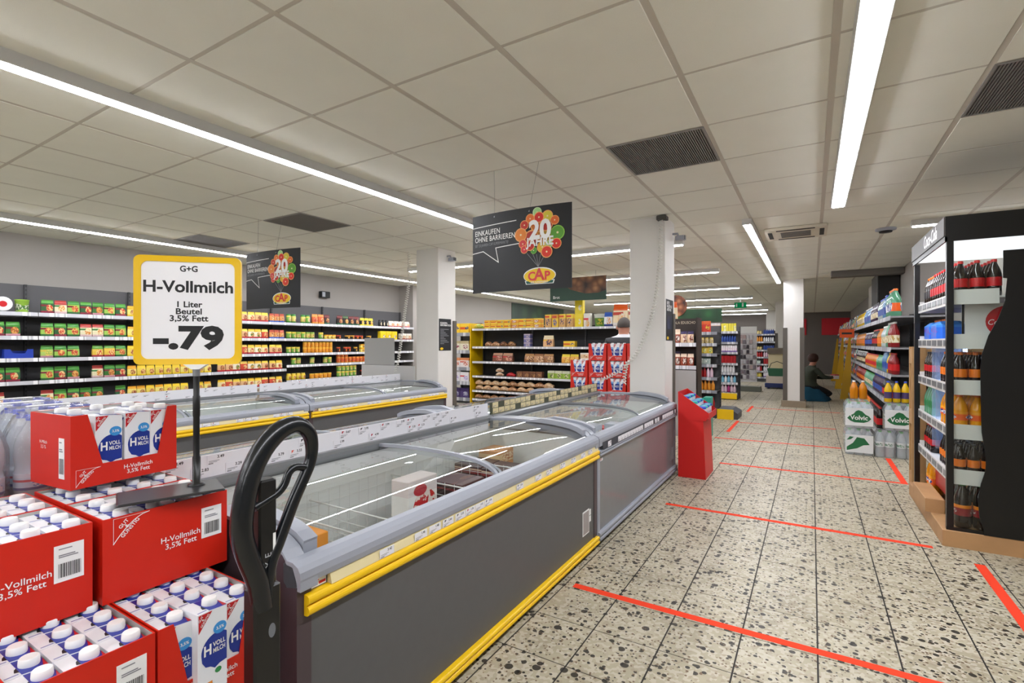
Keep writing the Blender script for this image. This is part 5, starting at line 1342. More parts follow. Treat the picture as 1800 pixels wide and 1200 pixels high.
ob('panel_gap',MB().box(0.845,0.857,4.33,4.336,1.317,1.56).mesh('panel_gap',m_bk),ip)
# bottles: local x runs from the far end (0) to the near end, local y into the cabinet
UC=(DC,0.795,5.33,-H2)
m_cola=M('cola','170a08',0.12,coat=0.3); m_fanta=M('orange_drink','f0a010',0.15,coat=0.3); m_clearb=M('clear_bottle','b9c8c4',0.12,coat=0.3); m_greenb=M('green_bottle','5a9a78',0.15,coat=0.3); m_bluepack=M('blue_pack','1f5fd0',0.25)
lab_red=M('label_red','c0141c',0.35); lab_or=M('label_orange','e8781a',0.35); lab_fa=PRINT('label_fanta','e85a14',top='f0a01a',blob='1f3a8a',blob2='f0f0f0',br=0.25); lab_bl=M('label_black','26262a',0.35)
lab_mz=PRINT('label_mezzo','8a1420',top='f08a1a',blob='d8d8d8',blob2='8a1420',br=0.2)
def drink(x0,x1,z,w,h,body,cap,lab,desc,where,y0=0.0,rows=1,gap=0.006,nm='drink_bottle'):
    for r_ in range(rows):
        x=x0
        while x+w<=x1:
            p=at(UC,x,y0+r_*(w+0.006),z+0.001)
            cn=round((x-x0)/(w+gap)); t=thing(nm,ordw(cn)+' '+desc+', '+('front','middle','rear')[r_]+' row, '+where,'bottle',p,-H2,desc+' '+where)
            r=w/2
            k=('dk',w,h,body.name)
            if k not in _PM:
                _PM[k]=MB().lathe([(r*0.85,0),(r,h*0.03),(r*0.95,h*0.25),(r,h*0.50),(r*0.97,h*0.60),(r*0.78,h*0.73),(r*0.40,h*0.88),(r*0.34,h*0.94)],14,0,(r,r)).mesh('bottle_body',body)
            ob('bottle_body',_PM[k],t)
            k=('dl',w,h,lab.name)
            if k not in _PM: _PM[k]=MB().lathe([(r*1.015,h*0.27),(r*1.02,h*0.28),(r*1.02,h*0.50),(r*1.015,h*0.51)],14,0,(r,r)).mesh('bottle_label',lab)
            ob('bottle_label',_PM[k],t)
            k=('dc',w,h,cap.name)
            if k not in _PM: _PM[k]=MB().lathe([(r*0.42,h*0.925),(r*0.42,h*0.985),(r*0.38,h)],12,0,(r,r)).mesh('bottle_cap',cap)
            ob('bottle_cap',_PM[k],t)
            x+=w+gap
IN='in drinks cabinet'
drink(0.02,0.26,1.60,0.075,0.23,m_cola,m_lido,lab_bl,'orange-capped dark bottle','top shelf far end '+IN,rows=2)
drink(0.26,1.10,1.60,0.075,0.235,m_cola,M('cap_red','d0181c',0.35),lab_red,'red-capped cola bottle','top shelf '+IN,rows=3)
for k,(lx,ly) in enumerate(((0.03,0.0),(0.30,0.0),(0.03,0.2),(0.30,0.2))):
    t=thing('drink_pack','blue drink pack on second shelf '+IN+', '+('far','near')[k%2]+(' front',' rear')[k//2],'drink pack',at(UC,lx,ly,1.316),-H2,'blue drink packs in the cabinet')
    ob('pack_body',MB().bbox(0,0.25,0,0.17,0,0.15,0.03).mesh('pack_body',PRINT('bluepack','1f66d8',top='3a8ae8',stripe='6a4ac0',blob='7a5ad0',blob2='2a78e0',bz=0.5)),t)
    ob('pack_caps',MB().lathe([(0.018,0.15),(0.018,0.168)],10,0,(0.05,0.08)).lathe([(0.018,0.15),(0.018,0.168)],10,0,(0.125,0.08)).lathe([(0.018,0.15),(0.018,0.168)],10,0,(0.20,0.08)).mesh('pack_caps',m_lido),t)
drink(0.02,0.385,1.02,0.07,0.21,m_cola,m_lidk,lab_red,'black-capped cola bottle','third shelf far half '+IN,rows=2)
drink(0.62,1.10,1.02,0.07,0.22,m_cola,m_lido,lab_or,'orange-capped cola mix bottle','third shelf near half '+IN,rows=3)
drink(0.02,0.385,0.735,0.075,0.22,m_greenb,m_lidg,M('label_green','2a7a4a',0.35),'green-capped clear bottle','fourth shelf far half '+IN,rows=2)
drink(0.62,1.10,0.735,0.08,0.23,m_fanta,m_lido,lab_fa,'orange soda bottle','fourth shelf near half '+IN,rows=3)
drink(0.02,0.385,0.445,0.07,0.2,m_cola,m_lidr,lab_red,'dark red-capped cola bottle','fifth shelf far half '+IN,rows=2)
drink(0.60,1.10,0.445,0.062,0.2,m_cola,m_lidk,lab_or,'small orange-labelled dark bottle','fifth shelf near half '+IN,rows=3)
drink(0.10,0.30,0.106,0.09,0.29,m_fanta,m_lido,lab_fa,'big orange soda bottle','base far end '+IN,rows=1)
drink(0.80,1.10,0.106,0.09,0.29,m_cola,m_lidg,lab_mz,'big green-capped cola mix bottle','base near end '+IN,rows=2)
tag(ob('red_board',MB().box(0.83,0.834,4.62,5.08,0.202,0.425).mesh('red_board',PRINT('red_board','b01420',top='c02028',blob='d85058',blob2='b01420')),None),'leaning red advertising board at the base of drinks cabinet','board')
# pallet on edge behind the cabinet
up=thing('wooden_pallet','wooden pallet standing upright behind the drinks cabinet','pallet',(0.76,5.62,0.0))
for k in range(5): ob('plank',MB().box(k*0.135,k*0.135+0.10,0,0.022,0,1.27).mesh('plank',m_wood),up)
for z in (0.02,0.58,1.12):
    for xx in (0.0,0.27,0.54): ob('block',MB().box(xx,xx+0.1,0.044,0.122,z,z+0.13).mesh('block',m_wood),up)
    ob('stringer',MB().box(0,0.64,0.022,0.044,z,z+0.13).mesh('stringer',m_wood),up)
for k in range(3): ob('bottom_board',MB().box(k*0.27,k*0.27+0.1,0.122,0.144,0,1.27).mesh('bottom_board',m_wood),up)

# ------------------------------------------------------------------ water packs in the aisle
m_vw=GLASS('volvic_wrap',tint=(0.95,0.97,0.98),ior=1.4,rough=0.1,haze=0.18,hazecol=(0.85,0.9,0.92),bump=0.3,bscale=18)
m_vgr=M('volvic_green','1c6a3e',0.4); m_vwh=M('volvic_white','dfe3e4',0.4)
vb=MB().lathe([(0.030,0),(0.042,0.006),(0.043,0.06),(0.040,0.08),(0.043,0.10),(0.043,0.19),(0.034,0.235),(0.016,0.27),(0.014,0.285)],14).mesh('bottle_body',m_pet)
vc=MB().lathe([(0.016,0.283),(0.016,0.30),(0.014,0.303)],12).mesh('bottle_cap',m_lidg)
vl=MB().lathe([(0.0435,0.12),(0.0437,0.122),(0.0437,0.175),(0.0435,0.177)],14).mesh('bottle_label',PRINT('volvic_label','dfe6e4',stripe='2a7a4a',blob='1f6a3e',blob2='e8eeee',band=(0.2,0.6),bx=0.5,bz=0.5,br=0.3))
mtn=[(-0.115,0.115),(-0.09,0.145),(-0.055,0.165),(-0.03,0.20),(-0.005,0.212),(0.03,0.20),(0.06,0.165),(0.095,0.145),(0.115,0.115),(0.085,0.085),(0.045,0.068),(-0.045,0.068),(-0.085,0.085)]
vt=text_mesh('Volvic',0.072,m_whitep,bold=0.02,sx=0.95)
def vpack(X,Y,z,lab,style,w=0.275,n=(3,2)):
    t=thing('water_pack',lab,'water bottles',(X,Y,z))
    for i in range(n[0]):
        for j in range(n[1]):
            b_=ob('bottle',vb,t,((i-(n[0]-1)/2)*0.088,0.047+j*0.088,0)); ob('bottle_cap',vc,b_); ob('bottle_label',vl,b_)
    k=('vw',w,n)
    if k not in _PM:
        b=MB(); d=0.006+0.088*n[1]+0.004; vs=[];fs=[]
        lv=[(1,0.002),(1,0.215),(0.96,0.255),(0.80,0.290),(0.74,0.308)]
        for s,z_ in lv: vs+=[(-w/2*s,d/2-d/2*s,z_),(w/2*s,d/2-d/2*s,z_),(w/2*s,d/2+d/2*s,z_),(-w/2*s,d/2+d/2*s,z_)]
        for q in range(len(lv)-1):
            for e in range(4): fs.append((q*4+e,q*4+(e+1)%4,q*4+4+(e+1)%4,q*4+4+e))
        fs.append(tuple(range((len(lv)-1)*4,len(lv)*4)))
        _PM[k]=b.add(vs,fs,0,False).mesh('shrink_wrap',m_vw)
    ob('shrink_wrap',_PM[k],t)
    if style:
        pn=ob('printed_panel',MB().box(-w/2+0.004,w/2-0.004,-0.0035,-0.0015,0.03,0.235).mesh('printed_panel',m_vwh),t)
        if style=='logo':
            e=ob('mountain_emblem',MB().poly(mtn,-0.0042,0).mesh('mountain_emblem',m_vgr),pn)
            ob('lettering',vt,e,(0,-0.0052,0.122))
        else:
            e=ob('mountain_emblem',MB().poly([(-0.12,0.05),(-0.12,0.09),(-0.06,0.14),(-0.02,0.21),(0.05,0.20),(0.10,0.13),(0.04,0.12),(-0.02,0.08)],-0.0042,0).poly([(-0.12,0.17),(-0.09,0.215),(-0.05,0.21),(-0.08,0.18)],-0.0042,0).mesh('mountain_emblem',m_vgr),pn)
    return t
vpack(0.47,7.03,0.0,'lower left water pack with slanted green leaf print in the aisle','leaf')
vpack(0.715,7.03,0.0,'lower middle water pack with clear film showing bottles in the aisle',None,0.19,(2,2))
vpack(0.91,7.03,0.0,'lower right water pack with clear film next to the wooden pallet',None,0.19,(2,2))
vpack(0.47,7.035,0.312,'upper left water pack with round green mountain logo','logo')
vpack(0.845,7.03,0.312,'upper right water pack with round green mountain logo','logo')
for k,xx in enumerate((0.47,)):
    for q in range(2): vpack(xx,7.28,0.312*q,'plain water pack hidden behind the front water packs',None)['group']='hidden water packs'
UY=(None,0.715,7.10,0.0)
row(UY,0.0,0.32,0.622,'bottle',0.075,0.24,0.075,[M('juice_yellow','d8b010',0.2)],'yellow juice bottle with purple label','bottle','standing on the water packs','juice_bottle',lid=m_lidb,labs=[M('label_violet','4a3a6a',0.4)],gap=0.004)
UY=(None,0.40,7.33,0.0)
row(UY,0.0,0.25,0.622,'bottle',0.085,0.22,0.085,[M('juice_orange','c87a0c',0.2)],'orange juice bottle','bottle','on the left water stack','juice_bottle',lid=m_lidw,gap=0.004)

# ------------------------------------------------------------------ drinks shelving along the right wall
SR=[0.0,1.25,2.5,3.75,5.0,6.25,7.5,8.75,10.0,11.25,12.5,13.75]
lvR=[1.62,1.25,0.93,0.60]
UR=shelving('long wall shelf of drinks bottles along the right wall',0.78,21.0,-H2,SR,lvR,0.56,1.75,rail=m_railg,lip=0.05,base_d=0.62,base_z=0.16,board=m_board,back=m_backd)
bm={'orange':M('juice_orange','c87a0c',0.2),'red':M('juice_red','86161a',0.2),'dark':m_cola,'clear':m_clearb,'blue':M('bottle_bluew','5f8ab0',0.15),'green':m_greenb,'yellow':M('juice_yellow','d8b010',0.2),'wine':M('wine_glass','1c2416',0.12),'violet':M('juice_violet','3a2040',0.2)}
lb_={'o':lab_or,'r':lab_red,'w':PRINT('lab_cream','e0d8b8',stripe='8a6a3a',blob='b89a58',blob2='e8e0c8',band=(0.3,0.7)),'b':M('label_blue','2a4a9a',0.4),'g':M('label_green','2a7a4a',0.35),'f':lab_fa}
LN=13.75
def near(a): return LN-a            # distance from the near end -> local x
WR='of right wall shelf'
segs=[ # from, to, (w,h,body,cap,label,desc) for every level, near part
 (0.02,0.62,0,(0.115,0.33,'green',m_lido,'f','large pale bottle with orange label')),
 (0.62,0.95,0,(0.095,0.30,'blue',m_lidb,'b','teal bottle')),(0.95,1.6,0,(0.10,0.28,'clear',m_lidb,'b','clear water bottle')),
 (1.6,2.5,0,(0.09,0.27,'violet',m_lidk,'w','dark juice bottle')),(2.5,3.6,0,(0.085,0.26,'blue',m_lidw,'b','blue and white carton bottle')),(3.6,5.4,0,(0.085,0.26,'yellow',m_lidk,'w','amber bottle')),
 (0.02,0.42,1,(0.085,0.30,'red',m_lidw,'w','red juice bottle with cream label')),(0.42,0.62,1,(0.08,0.30,'green',m_lidw,'w','pale lemonade bottle')),(0.62,1.1,1,(0.09,0.27,'clear',m_lidw,'w','clear bottle with cream label')),
 (1.1,1.6,1,(0.10,0.25,'orange',m_lido,'o','orange juice bottle')),(1.6,2.3,1,(0.085,0.25,'dark',m_lidr,'r','cola bottle')),(2.3,3.6,1,(0.07,0.22,'violet',m_lidw,'b','violet juice bottle')),(3.6,5.4,1,(0.08,0.24,'orange',m_lidk,'o','orange bottle')),
 (0.05,0.42,2,(0.085,0.25,'red',m_lidr,'r','red soft drink bottle')),(0.42,0.62,2,(0.085,0.25,'yellow',m_lidy,'b','yellow soft drink bottle')),(0.62,1.0,2,(0.085,0.27,'blue',m_lidb,'b','tall blue water bottle')),(1.0,1.7,2,(0.09,0.2,'green',m_lidg,'g','green pack bottle')),(1.7,3.4,2,(0.075,0.2,'orange',m_lidr,'r','small orange bottle')),(3.4,5.4,2,(0.08,0.22,'dark',m_lidw,'w','dark bottle')),
 (0.05,1.0,3,(0.09,0.24,'dark',m_lidk,'r','dark cola bottle')),(1.0,2.2,3,(0.085,0.24,'violet',m_lidb,'b','violet bottle')),(2.2,3.6,3,(0.08,0.22,'green',m_lidg,'w','green bottle')),(3.6,5.4,3,(0.08,0.22,'red',m_lidr,'o','red bottle')),
 (0.9,2.2,4,(0.09,0.28,'dark',m_lidr,'r','large cola bottle')),(2.2,3.6,4,(0.09,0.28,'orange',m_lido,'f','large orange soda bottle')),(3.6,5.4,4,(0.09,0.28,'dark',m_lidk,'w','large dark bottle'))]
for a,b_,li,(w,h,bd,cp,lb,ds) in segs:
    z=(lvR+[0.16])[li]
    row(UR,near(b_),near(a),z,'bottle',w,min(h,0.30 if li else h),w,[bm[bd]],ds,'bottle','on '+['top','second','third','fourth','lowest'][li]+' shelf '+WR,'drink_bottle',lid=cp,labs=[lb_[lb]],skip=0.08,gap=0.006,y=0.02 if li<4 else -0.04)
# far part: too small to pick apart
keys=list(bm); mats=[bm[k] for k in keys]+list(lb_.values())
fb=MB(); rr_=random.Random(4)
for z in lvR+[0.16]:
    x=0.05
    while x<8.2:
        r=rr_.uniform(0.035,0.045); h=rr_.uniform(0.2,0.29); mi=rr_.randrange(len(keys)); li=len(keys)+rr_.randrange(len(lb_))
        p=at(UR,x+r,0.07,0)
        fb.lathe([(r,z+0.002),(r,z+h*0.2)],8,mi,p[:2]).lathe([(r*1.02,z+h*0.2),(r*1.02,z+h*0.5)],8,li,p[:2]).lathe([(r,z+h*0.5),(r*0.4,z+h*0.85),(r*0.4,z+h)],8,mi,p[:2])
        x+=r*2+0.012
o=ob('far_bottles',fb.mesh('far_bottles',mats),UR[0],at((None,0,0,0),0,0,0)); o['kind']='stuff'
o.parent=None; tag(o,'distant bottles filling the far end of right wall drinks shelf','bottles')
for yy,lb in ((13.9,'yellow sloped divider panel beside the kneeling person'),(17.0,'second yellow sloped divider panel of the drinks shelf'),(20.4,'farthest yellow sloped divider panel of the drinks shelf')):
    me=MB().prism([(0.56,0.0),(0.715,0.0),(0.775,0.20),(0.775,1.46),(0.735,1.46)],'y',yy,yy+0.03).mesh('divider_panel',M('divider_yellow','d8a80e',0.45))
    tag(ob('divider_panel',me,None),lb,'panel')
oc=thing('offer_card','orange offer card hanging above the drinks shelf, far down the aisle','card',(0.50,12.6,1.42))
ob('card_sheet',MB().box(0,0.26,0,0.006,0,0.18).box(0.24,0.30,0.006,0.02,0.17,0.185).mesh('card_sheet',M('offer_orange','e85a14',0.5)),oc); ob('card_print',MB().box(0.04,0.22,-0.002,0,0.07,0.11).mesh('card_print',m_ink),oc)
# cabinet boxes high on the right wall
tag(ob('wall_duct',MB().bbox(1.02,1.355,11.2,12.2,2.02,2.58,0.01).mesh('wall_duct',M('duct_dark','1e1c1a',0.5)),None),'dark box high on the right wall under the ceiling','duct')
tag(ob('wall_duct',MB().bbox(1.05,1.355,12.25,13.2,1.95,2.5,0.01).mesh('wall_duct',M('duct_pale','b8b2aa',0.6)),None),'pale box high on the right wall behind the dark one','duct')
tag(ob('ceiling_shadow_bar',MB().bbox(0.30,1.355,10.7,10.95,2.50,2.607,0.005).mesh('ceiling_shadow_bar',M('shadow_bar_grey','6f6a64',0.6)),None),'grey bar for the dark shadow line under the ceiling near the right wall','shadow bar')  # solid grey bar stands in for a dark shadow line at the ceiling
# ================================================================== hanging signs, ceiling fittings, cables, people
m_sblk=M('sign_black','15171b',0.5); m_grp=M('sign_grey_print','8a8c90',0.5)
fruit=[(.72,.69,.085,'c8842a'),(.64,.62,.07,'b8301e'),(.80,.62,.07,'c8a03a'),(.70,.78,.07,'d8762a'),(.78,.77,.06,'c8342a'),
 (.696,.925,.042,'a8d890'),(.79,.865,.05,'d8c83a'),(.63,.857,.042,'e8742a'),(.713,.862,.047,'d8281e'),(.855,.808,.04,'e06a2a'),(.575,.787,.042,'c8301e'),(.54,.673,.06,'e8862a'),(.88,.657,.062,'5a9a30'),(.87,.53,.045,'d8281e'),(.56,.56,.04,'d83a3a'),(.575,.49,.036,'d8303a'),(.665,.468,.03,'4a9a30'),(.63,.53,.045,'c8241c'),(.745,.50,.05,'e0b82a'),(.805,.528,.032,'a8c870'),(.785,.44,.052,'d8321e')]
SWD,SHT=0.84,0.594
def bow(x): return 0.035*(1-(2*x/SWD-1)**2)
def hang_sign(label,X,Y,z,rz,flip=1):
    t=thing('hanging_sign',label,'sign',(X,Y,z),rz)
    N=20
    pts=[(SWD*k/N,-flip*bow(SWD*k/N)) for k in range(N+1)]
    ob('sign_board',MB().prism(pts+[(p[0],p[1]+0.003) for p in pts[::-1]],'z',0,SHT,smooth=False).mesh('sign_board',m_sblk),t)
    mats=[m_whitep,m_grp]
    b=MB()
    def sub(pl,n=6):
        out=[pl[0]]
        for a,c_ in zip(pl[:-1],pl[1:]):
            out+=[(a[0]+(c_[0]-a[0])*k/n,a[1]+(c_[1]-a[1])*k/n) for k in range(1,n+1)]
        return [(u*SWD,v*SHT) for u,v in out]
    b.stroke(sub([(0.0,0.845),(0.49,0.862)]),0.006,0,0)
    b.stroke(sub([(0.0,0.515),(0.13,0.53),(0.305,0.37),(0.275,0.555),(0.53,0.575)]),0.006,0,0)
    MBmesh(b,text_mesh('EINKAUFEN',0.056,m_whitep,bold=0.008,align='LEFT',sx=0.80,gap=1.05),(0.03*SWD,0,0.765*SHT),0)
    MBmesh(b,text_mesh('OHNE BARRIEREN.',0.056,m_whitep,bold=0.008,align='LEFT',sx=0.80,gap=1.05),(0.03*SWD,0,0.683*SHT),0)
    MBmesh(b,text_mesh('SEIT 20 JAHREN CAP-SUPERMÄRKTE!',0.030,m_grp,align='LEFT',sx=0.66),(0.03*SWD,0,0.61*SHT),1)
    ci={}
    for k,(u,v,r,c_) in enumerate(fruit):
        def mi(cc):
            if cc not in ci: ci[cc]=len(mats); mats.append(M('fruit_'+cc,cc,0.5))
            return ci[cc]
        rim={'5':'8ac04a','4':'8ac04a','a':'d0e8b8'}.get(c_[0],'f0a860')
        b.disc(u*SWD,v*SHT,r*SWD,r*SWD,-0.0004-0.0002*k,18,mi(rim)); b.disc(u*SWD,v*SHT,r*SWD*0.85,r*SWD*0.85,-0.0005-0.0002*k,18,mi(c_))
        if k>=5: b.disc(u*SWD,v*SHT,r*SWD*0.16,r*SWD*0.16,-0.0006-0.0002*k,8,mi('f0e0b0'))
    for u in (.60,.65,.69,.73,.78): b.stroke(sub([(u,.44 if u!=.69 else .42),(.705,.27)],4),0.003,-0.0003,1)
    MBmesh(b,text_mesh('20',0.185,m_whitep,bold=0.038,sx=0.92),(0.725*SWD,-0.009,0.70*SHT),0)
    MBmesh(b,text_mesh('JAHRE',0.085,m_whitep,bold=0.03,sx=0.85,gap=1.05),(0.725*SWD,-0.009,0.565*SHT),0)
    mats+= [M('cap_yellow','f0c81e',0.5),M('cap_red','c8241c',0.5),M('cap_green','14564a',0.5)]; q=len(mats)-3
    b.disc(0.715*SWD,0.165*SHT,0.150*SWD,0.098*SHT,-0.001,28,0); b.disc(0.715*SWD,0.160*SHT,0.143*SWD,0.090*SHT,-0.0014,28,q)
    b.poly([(0.59*SWD,0.062*SHT),(0.845*SWD,0.062*SHT),(0.855*SWD,0.108*SHT),(0.58*SWD,0.108*SHT)],-0.0018,0); b.poly([(0.598*SWD,0.069*SHT),(0.837*SWD,0.069*SHT),(0.846*SWD,0.102*SHT),(0.588*SWD,0.102*SHT)],-0.0022,q+2)
    MBmesh(b,text_mesh('C',0.085,m_redink,bold=0.03),(0.645*SWD,-0.0026,0.155*SHT),q+1); MBmesh(b,text_mesh('A',0.115,m_redink,bold=0.03),(0.715*SWD,-0.0026,0.170*SHT),q+1); MBmesh(b,text_mesh('P',0.085,m_redink,bold=0.03),(0.788*SWD,-0.0026,0.155*SHT),q+1)
    MBmesh(b,text_mesh('DER SUPERMARKT',0.018,m_whitep,sx=0.9),(0.715*SWD,-0.0028,0.085*SHT),0)
    b.v=[(x,y-0.0012-flip*bow(x),z_) for x,y,z_ in b.v]
    ob('sign_print',b.mesh('sign_print',mats),t)
    for u,du in ((0.26,-0.02),(0.62,0.06)):
        x=u*SWD
        ob('hanging_string',MB().tube([(x,-flip*bow(x),SHT-0.03),(x+du*0.5,-flip*bow(x)*0.4,SHT+(CZ-z-SHT)*0.5),(x+du,0.0,CZ-z)],0.0012,5).mesh('hanging_string',M('string_grey','8a8884',0.6)),t)
        ob('eyelet',MB().disc(x,SHT-0.03,0.005,0.005,-flip*bow(x)-0.0035,10).mesh('eyelet',m_steel),t)
    return t
hang_sign('large black hanging sign with fruit balloons and 20 JAHRE, near freezers',-2.262,3.16,1.686,0.0)
hang_sign('smaller looking black hanging sign with fruit balloons, above the second freezer island',-5.20,3.10,1.66,0.06)

# Brot and bean signs
def picture(name,c1,c2,c3,sc=9.0):
    m=bpy.data.materials.new(name); m.use_nodes=True; nt=m.node_tree; k=NT(nt)
    tc=nt.nodes.new('ShaderNodeTexCoord'); v=nt.nodes.new('ShaderNodeTexVoronoi'); v.inputs['Scale'].default_value=sc
    nt.links.new(tc.outputs['Object'],v.inputs['Vector'])
    nt.links.new(k.ramp(v.outputs['Distance'],[(0.0,lin(c1)),(0.45,lin(c2)),(0.9,lin(c3))]),nt.nodes['Principled BSDF'].inputs['Base Color'])
    return m
m_dgreen=M('sign_green','123a28',0.5)
t=thing('section_sign','green hanging sign reading Brot with bread picture above bread shelf','sign',(-4.20,8.35,2.08))
ob('sign_board',MB().box(0,1.10,0,0.02,0,0.42).mesh('sign_board',m_dgreen),t)
ob('bread_picture',MB().prism([(0.0,0.42),(0.0,0.34),(0.30,0.28),(0.42,0.20),(0.7,0.12),(0.95,0.12),(1.10,0.16),(1.10,0.42)],'y',-0.004,0.0).mesh('bread_picture',picture('bread_photo','a8784a','6a4426','2a1a10',7)),t)
text('Brot',0.075,m_whitep,t,(0.13,-0.003,0.07))
for xx in (0.2,0.9): ob('hanging_wire',MB().tube([(xx,0.01,0.42),(xx,0.01,CZ-2.08)],0.002,5).mesh('hanging_wire',m_steel),t)
t=thing('section_sign','hanging sign with coffee bean picture partly behind the white pillar','sign',(-3.75,12.2,1.92))
ob('sign_board',MB().box(0,1.15,0,0.02,0,0.10).mesh('sign_board',m_dgreen),t); ob('bean_picture',MB().box(0,1.15,0,0.02,0.10,0.46).mesh('bean_picture',picture('bean_photo','5a3a2a','34201a','120a08',16)),t)
ob('hanging_wire',MB().tube([(0.55,0.01,0.46),(0.55,0.01,CZ-1.92)],0.002,5).mesh('hanging_wire',m_steel),t)
t=thing('section_sign','green hanging sign with round food picture beyond the white pillar','sign',(-2.55,10.4,1.72))
ob('sign_board',MB().box(0,1.05,0,0.02,0,0.26).mesh('sign_board',picture('green_photo','2a6a34','1c4a28','123a20',5)),t)
ob('food_picture',MB().prism([(0.18+0.22*math.cos(2*PI*k/24),0.34+0.22*math.sin(2*PI*k/24)) for k in range(24)],'y',-0.02,-0.004).mesh('food_picture',picture('food_photo','c88a5a','8a4a2a','3a1c10',9)),t)
ob('hanging_wire',MB().tube([(0.55,0.01,0.26),(0.55,0.01,CZ-1.72)],0.002,5).mesh('hanging_wire',m_steel),t)
tag(ob('wall_mural',MB().box(XL+0.002,XL+0.02,13.4,17.2,1.95,2.58).mesh('wall_mural',picture('mural_green','3a5a34','1f3a28','14261e',1.6)),None),'dark green mural high on the left wall beyond the bread shelf','mural')
# exit sign
t=thing('exit_sign','small green emergency exit sign hanging between rear lamps','sign',(-1.84,15.0,2.28))
ob('sign_box',MB().bbox(0,0.30,0,0.05,0,0.15,0.005).mesh('sign_box',EM('exit_green','0c7a48',0.5)),t)
ob('exit_pictogram',MB().box(0.19,0.23,-0.002,0,0.03,0.12).box(0.04,0.07,-0.002,0,0.03,0.12).disc(0.21,0.125,0.012,0.012,-0.0025).mesh('exit_pictogram',m_whitep),t)
ob('hanging_rod',MB().tube([(0.15,0.025,0.15),(0.15,0.025,CZ-2.28)],0.006,6).mesh('hanging_rod',m_whitep),t)
# posters
def poster(label,X,Y,z,rz,w,h,head,lines,pic=False):
    t=thing('pillar_poster',label,'poster',(X,Y,z),rz)
    ob('poster_sheet',MB().box(0,w,-0.003,0,0,h).mesh('poster_sheet',m_sblk),t)
    text(head,w*0.135,m_whitep,t,(w*0.10,-0.0035,h*0.83),align='LEFT',bold=0.02,lead=0.85)
    b=MB()
    for k in range(lines):
        zz=h*(0.66-k*0.050); b.poly([(w*0.10,zz),(w*(0.80-0.13*((k*3)%4)),zz),(w*(0.80-0.13*((k*3)%4)),zz+h*0.018),(w*0.10,zz+h*0.018)],-0.0036,0)
    b.disc(w*0.22,h*0.06,w*0.13,h*0.04,-0.0036,16,1)
    ob('poster_print',b.mesh('poster_print',[m_grp,M('cap_yellow','f0c81e',0.5)]),t)
    if pic: ob('poster_picture',MB().box(w*0.15,w*0.9,-0.0034,-0.003,h*0.28,h*0.60).mesh('poster_picture',picture('poster_photo','3a4468','22283c','15171b',6)),t)
poster('black customer information poster on the left white pillar',-4.3755,5.315,1.20,H2,0.265,0.44,'KUNDEN-\nINFORMATION',10)
poster('black poster on the side of the right white pillar',-1.2895,5.215,1.33,H2,0.30,0.43,'BITTE\nHALTEN SIE\nABSTAND',0,True)
# air conditioner cassette
t=thing('ceiling_air_conditioner','cream ceiling air conditioner cassette above the aisle','air conditioner',(-0.47,6.35,CZ))
ob('cassette_panel',MB().bbox(0,0.62,0,0.62,-0.035,-0.001,0.01).mesh('cassette_panel',M('cassette_cream','d8d2c2',0.5)),t)
for k in range(6): ob('louvre',MB().box(0.16,0.46,0.16+k*0.052,0.19+k*0.052,-0.042,-0.035).mesh('louvre',m_grille),t)
for xx0,xx1,yy0,yy1 in ((0.12,0.50,0.03,0.075),(0.12,0.50,0.545,0.59),(0.03,0.075,0.12,0.50),(0.545,0.59,0.12,0.50)): ob('air_slot',MB().box(xx0,xx1,yy0,yy1,-0.038,-0.035).mesh('air_slot',m_blackm),t)
t=thing('ceiling_sensor','round dark ceiling sensor near the right wall','sensor',(0.72,7.05,CZ))
ob('sensor_ring',MB().lathe([(0.10,-0.001),(0.10,-0.02),(0.07,-0.03)],20).mesh('sensor_ring',m_greyp),t); ob('sensor_core',MB().lathe([(0.065,-0.029),(0.06,-0.045),(0.0,-0.05)],18).mesh('sensor_core',m_blackm),t)
def cctv(label,X,Y,z,rz):
    t=thing('security_camera',label,'camera',(X,Y,z),rz)
    ob('bracket',MB().tube([(0,0,0),(0,-0.05,0),(0,-0.06,-0.03)],0.012,8).mesh('bracket',m_greyp),t)
    ob('camera_body',MB().bbox(-0.03,0.03,-0.13,-0.03,-0.075,-0.025,0.008).mesh('camera_body',m_greyp),t); ob('camera_lens',MB().box(-0.028,0.028,-0.134,-0.13,-0.072,-0.028).mesh('camera_lens',m_black),t)
cctv('small security camera at the top of the left pillar',-4.375,5.5,2.52,H2)
cctv('small dark security camera at the top of right pillar',-1.289,5.5,2.48,H2)
# coiled white cables
m_cable=M('cable_white','dcdad2',0.5)
def coil(label,pts,r=0.02,pitch=0.032,th=0.0055):
    P=cat(pts,10); path=[]; a=0.0; up=Vector((0.3,0.9,0.1)).normalized()
    for i in range(len(P)-1):
        d=P[i+1]-P[i]; L=d.length; T=d.normalized()
        u=(up-T*up.dot(T)).normalized(); w=T.cross(u); n=max(2,int(L/pitch*7))
        for k in range(n):
            s=k/n; ang=a+s*L/pitch*2*PI
            path.append(P[i]+d*s+u*(r*math.cos(ang))+w*(r*math.sin(ang)))
        a+=L/pitch*2*PI
    tag(ob('coiled_cable',MB().tube(path,th,5).mesh('coiled_cable',m_cable),None),label,'cable')
coil('white coiled cable hanging from ceiling beside the left pillar',[(-4.88,5.27,2.59),(-4.87,5.26,2.2),(-4.93,5.25,1.8),(-5.0,5.25,1.4),(-5.06,5.24,1.05),(-5.08,5.2,0.90)])
coil('white coiled cable winding down the front of right pillar to the freezer',[(-1.32,5.13,2.56),(-1.33,5.14,2.2),(-1.37,5.14,1.8),(-1.44,5.14,1.5),(-1.56,5.14,1.22),(-1.68,5.14,1.08),(-1.84,5.13,0.96),(-1.98,5.12,0.90)],r=0.018)
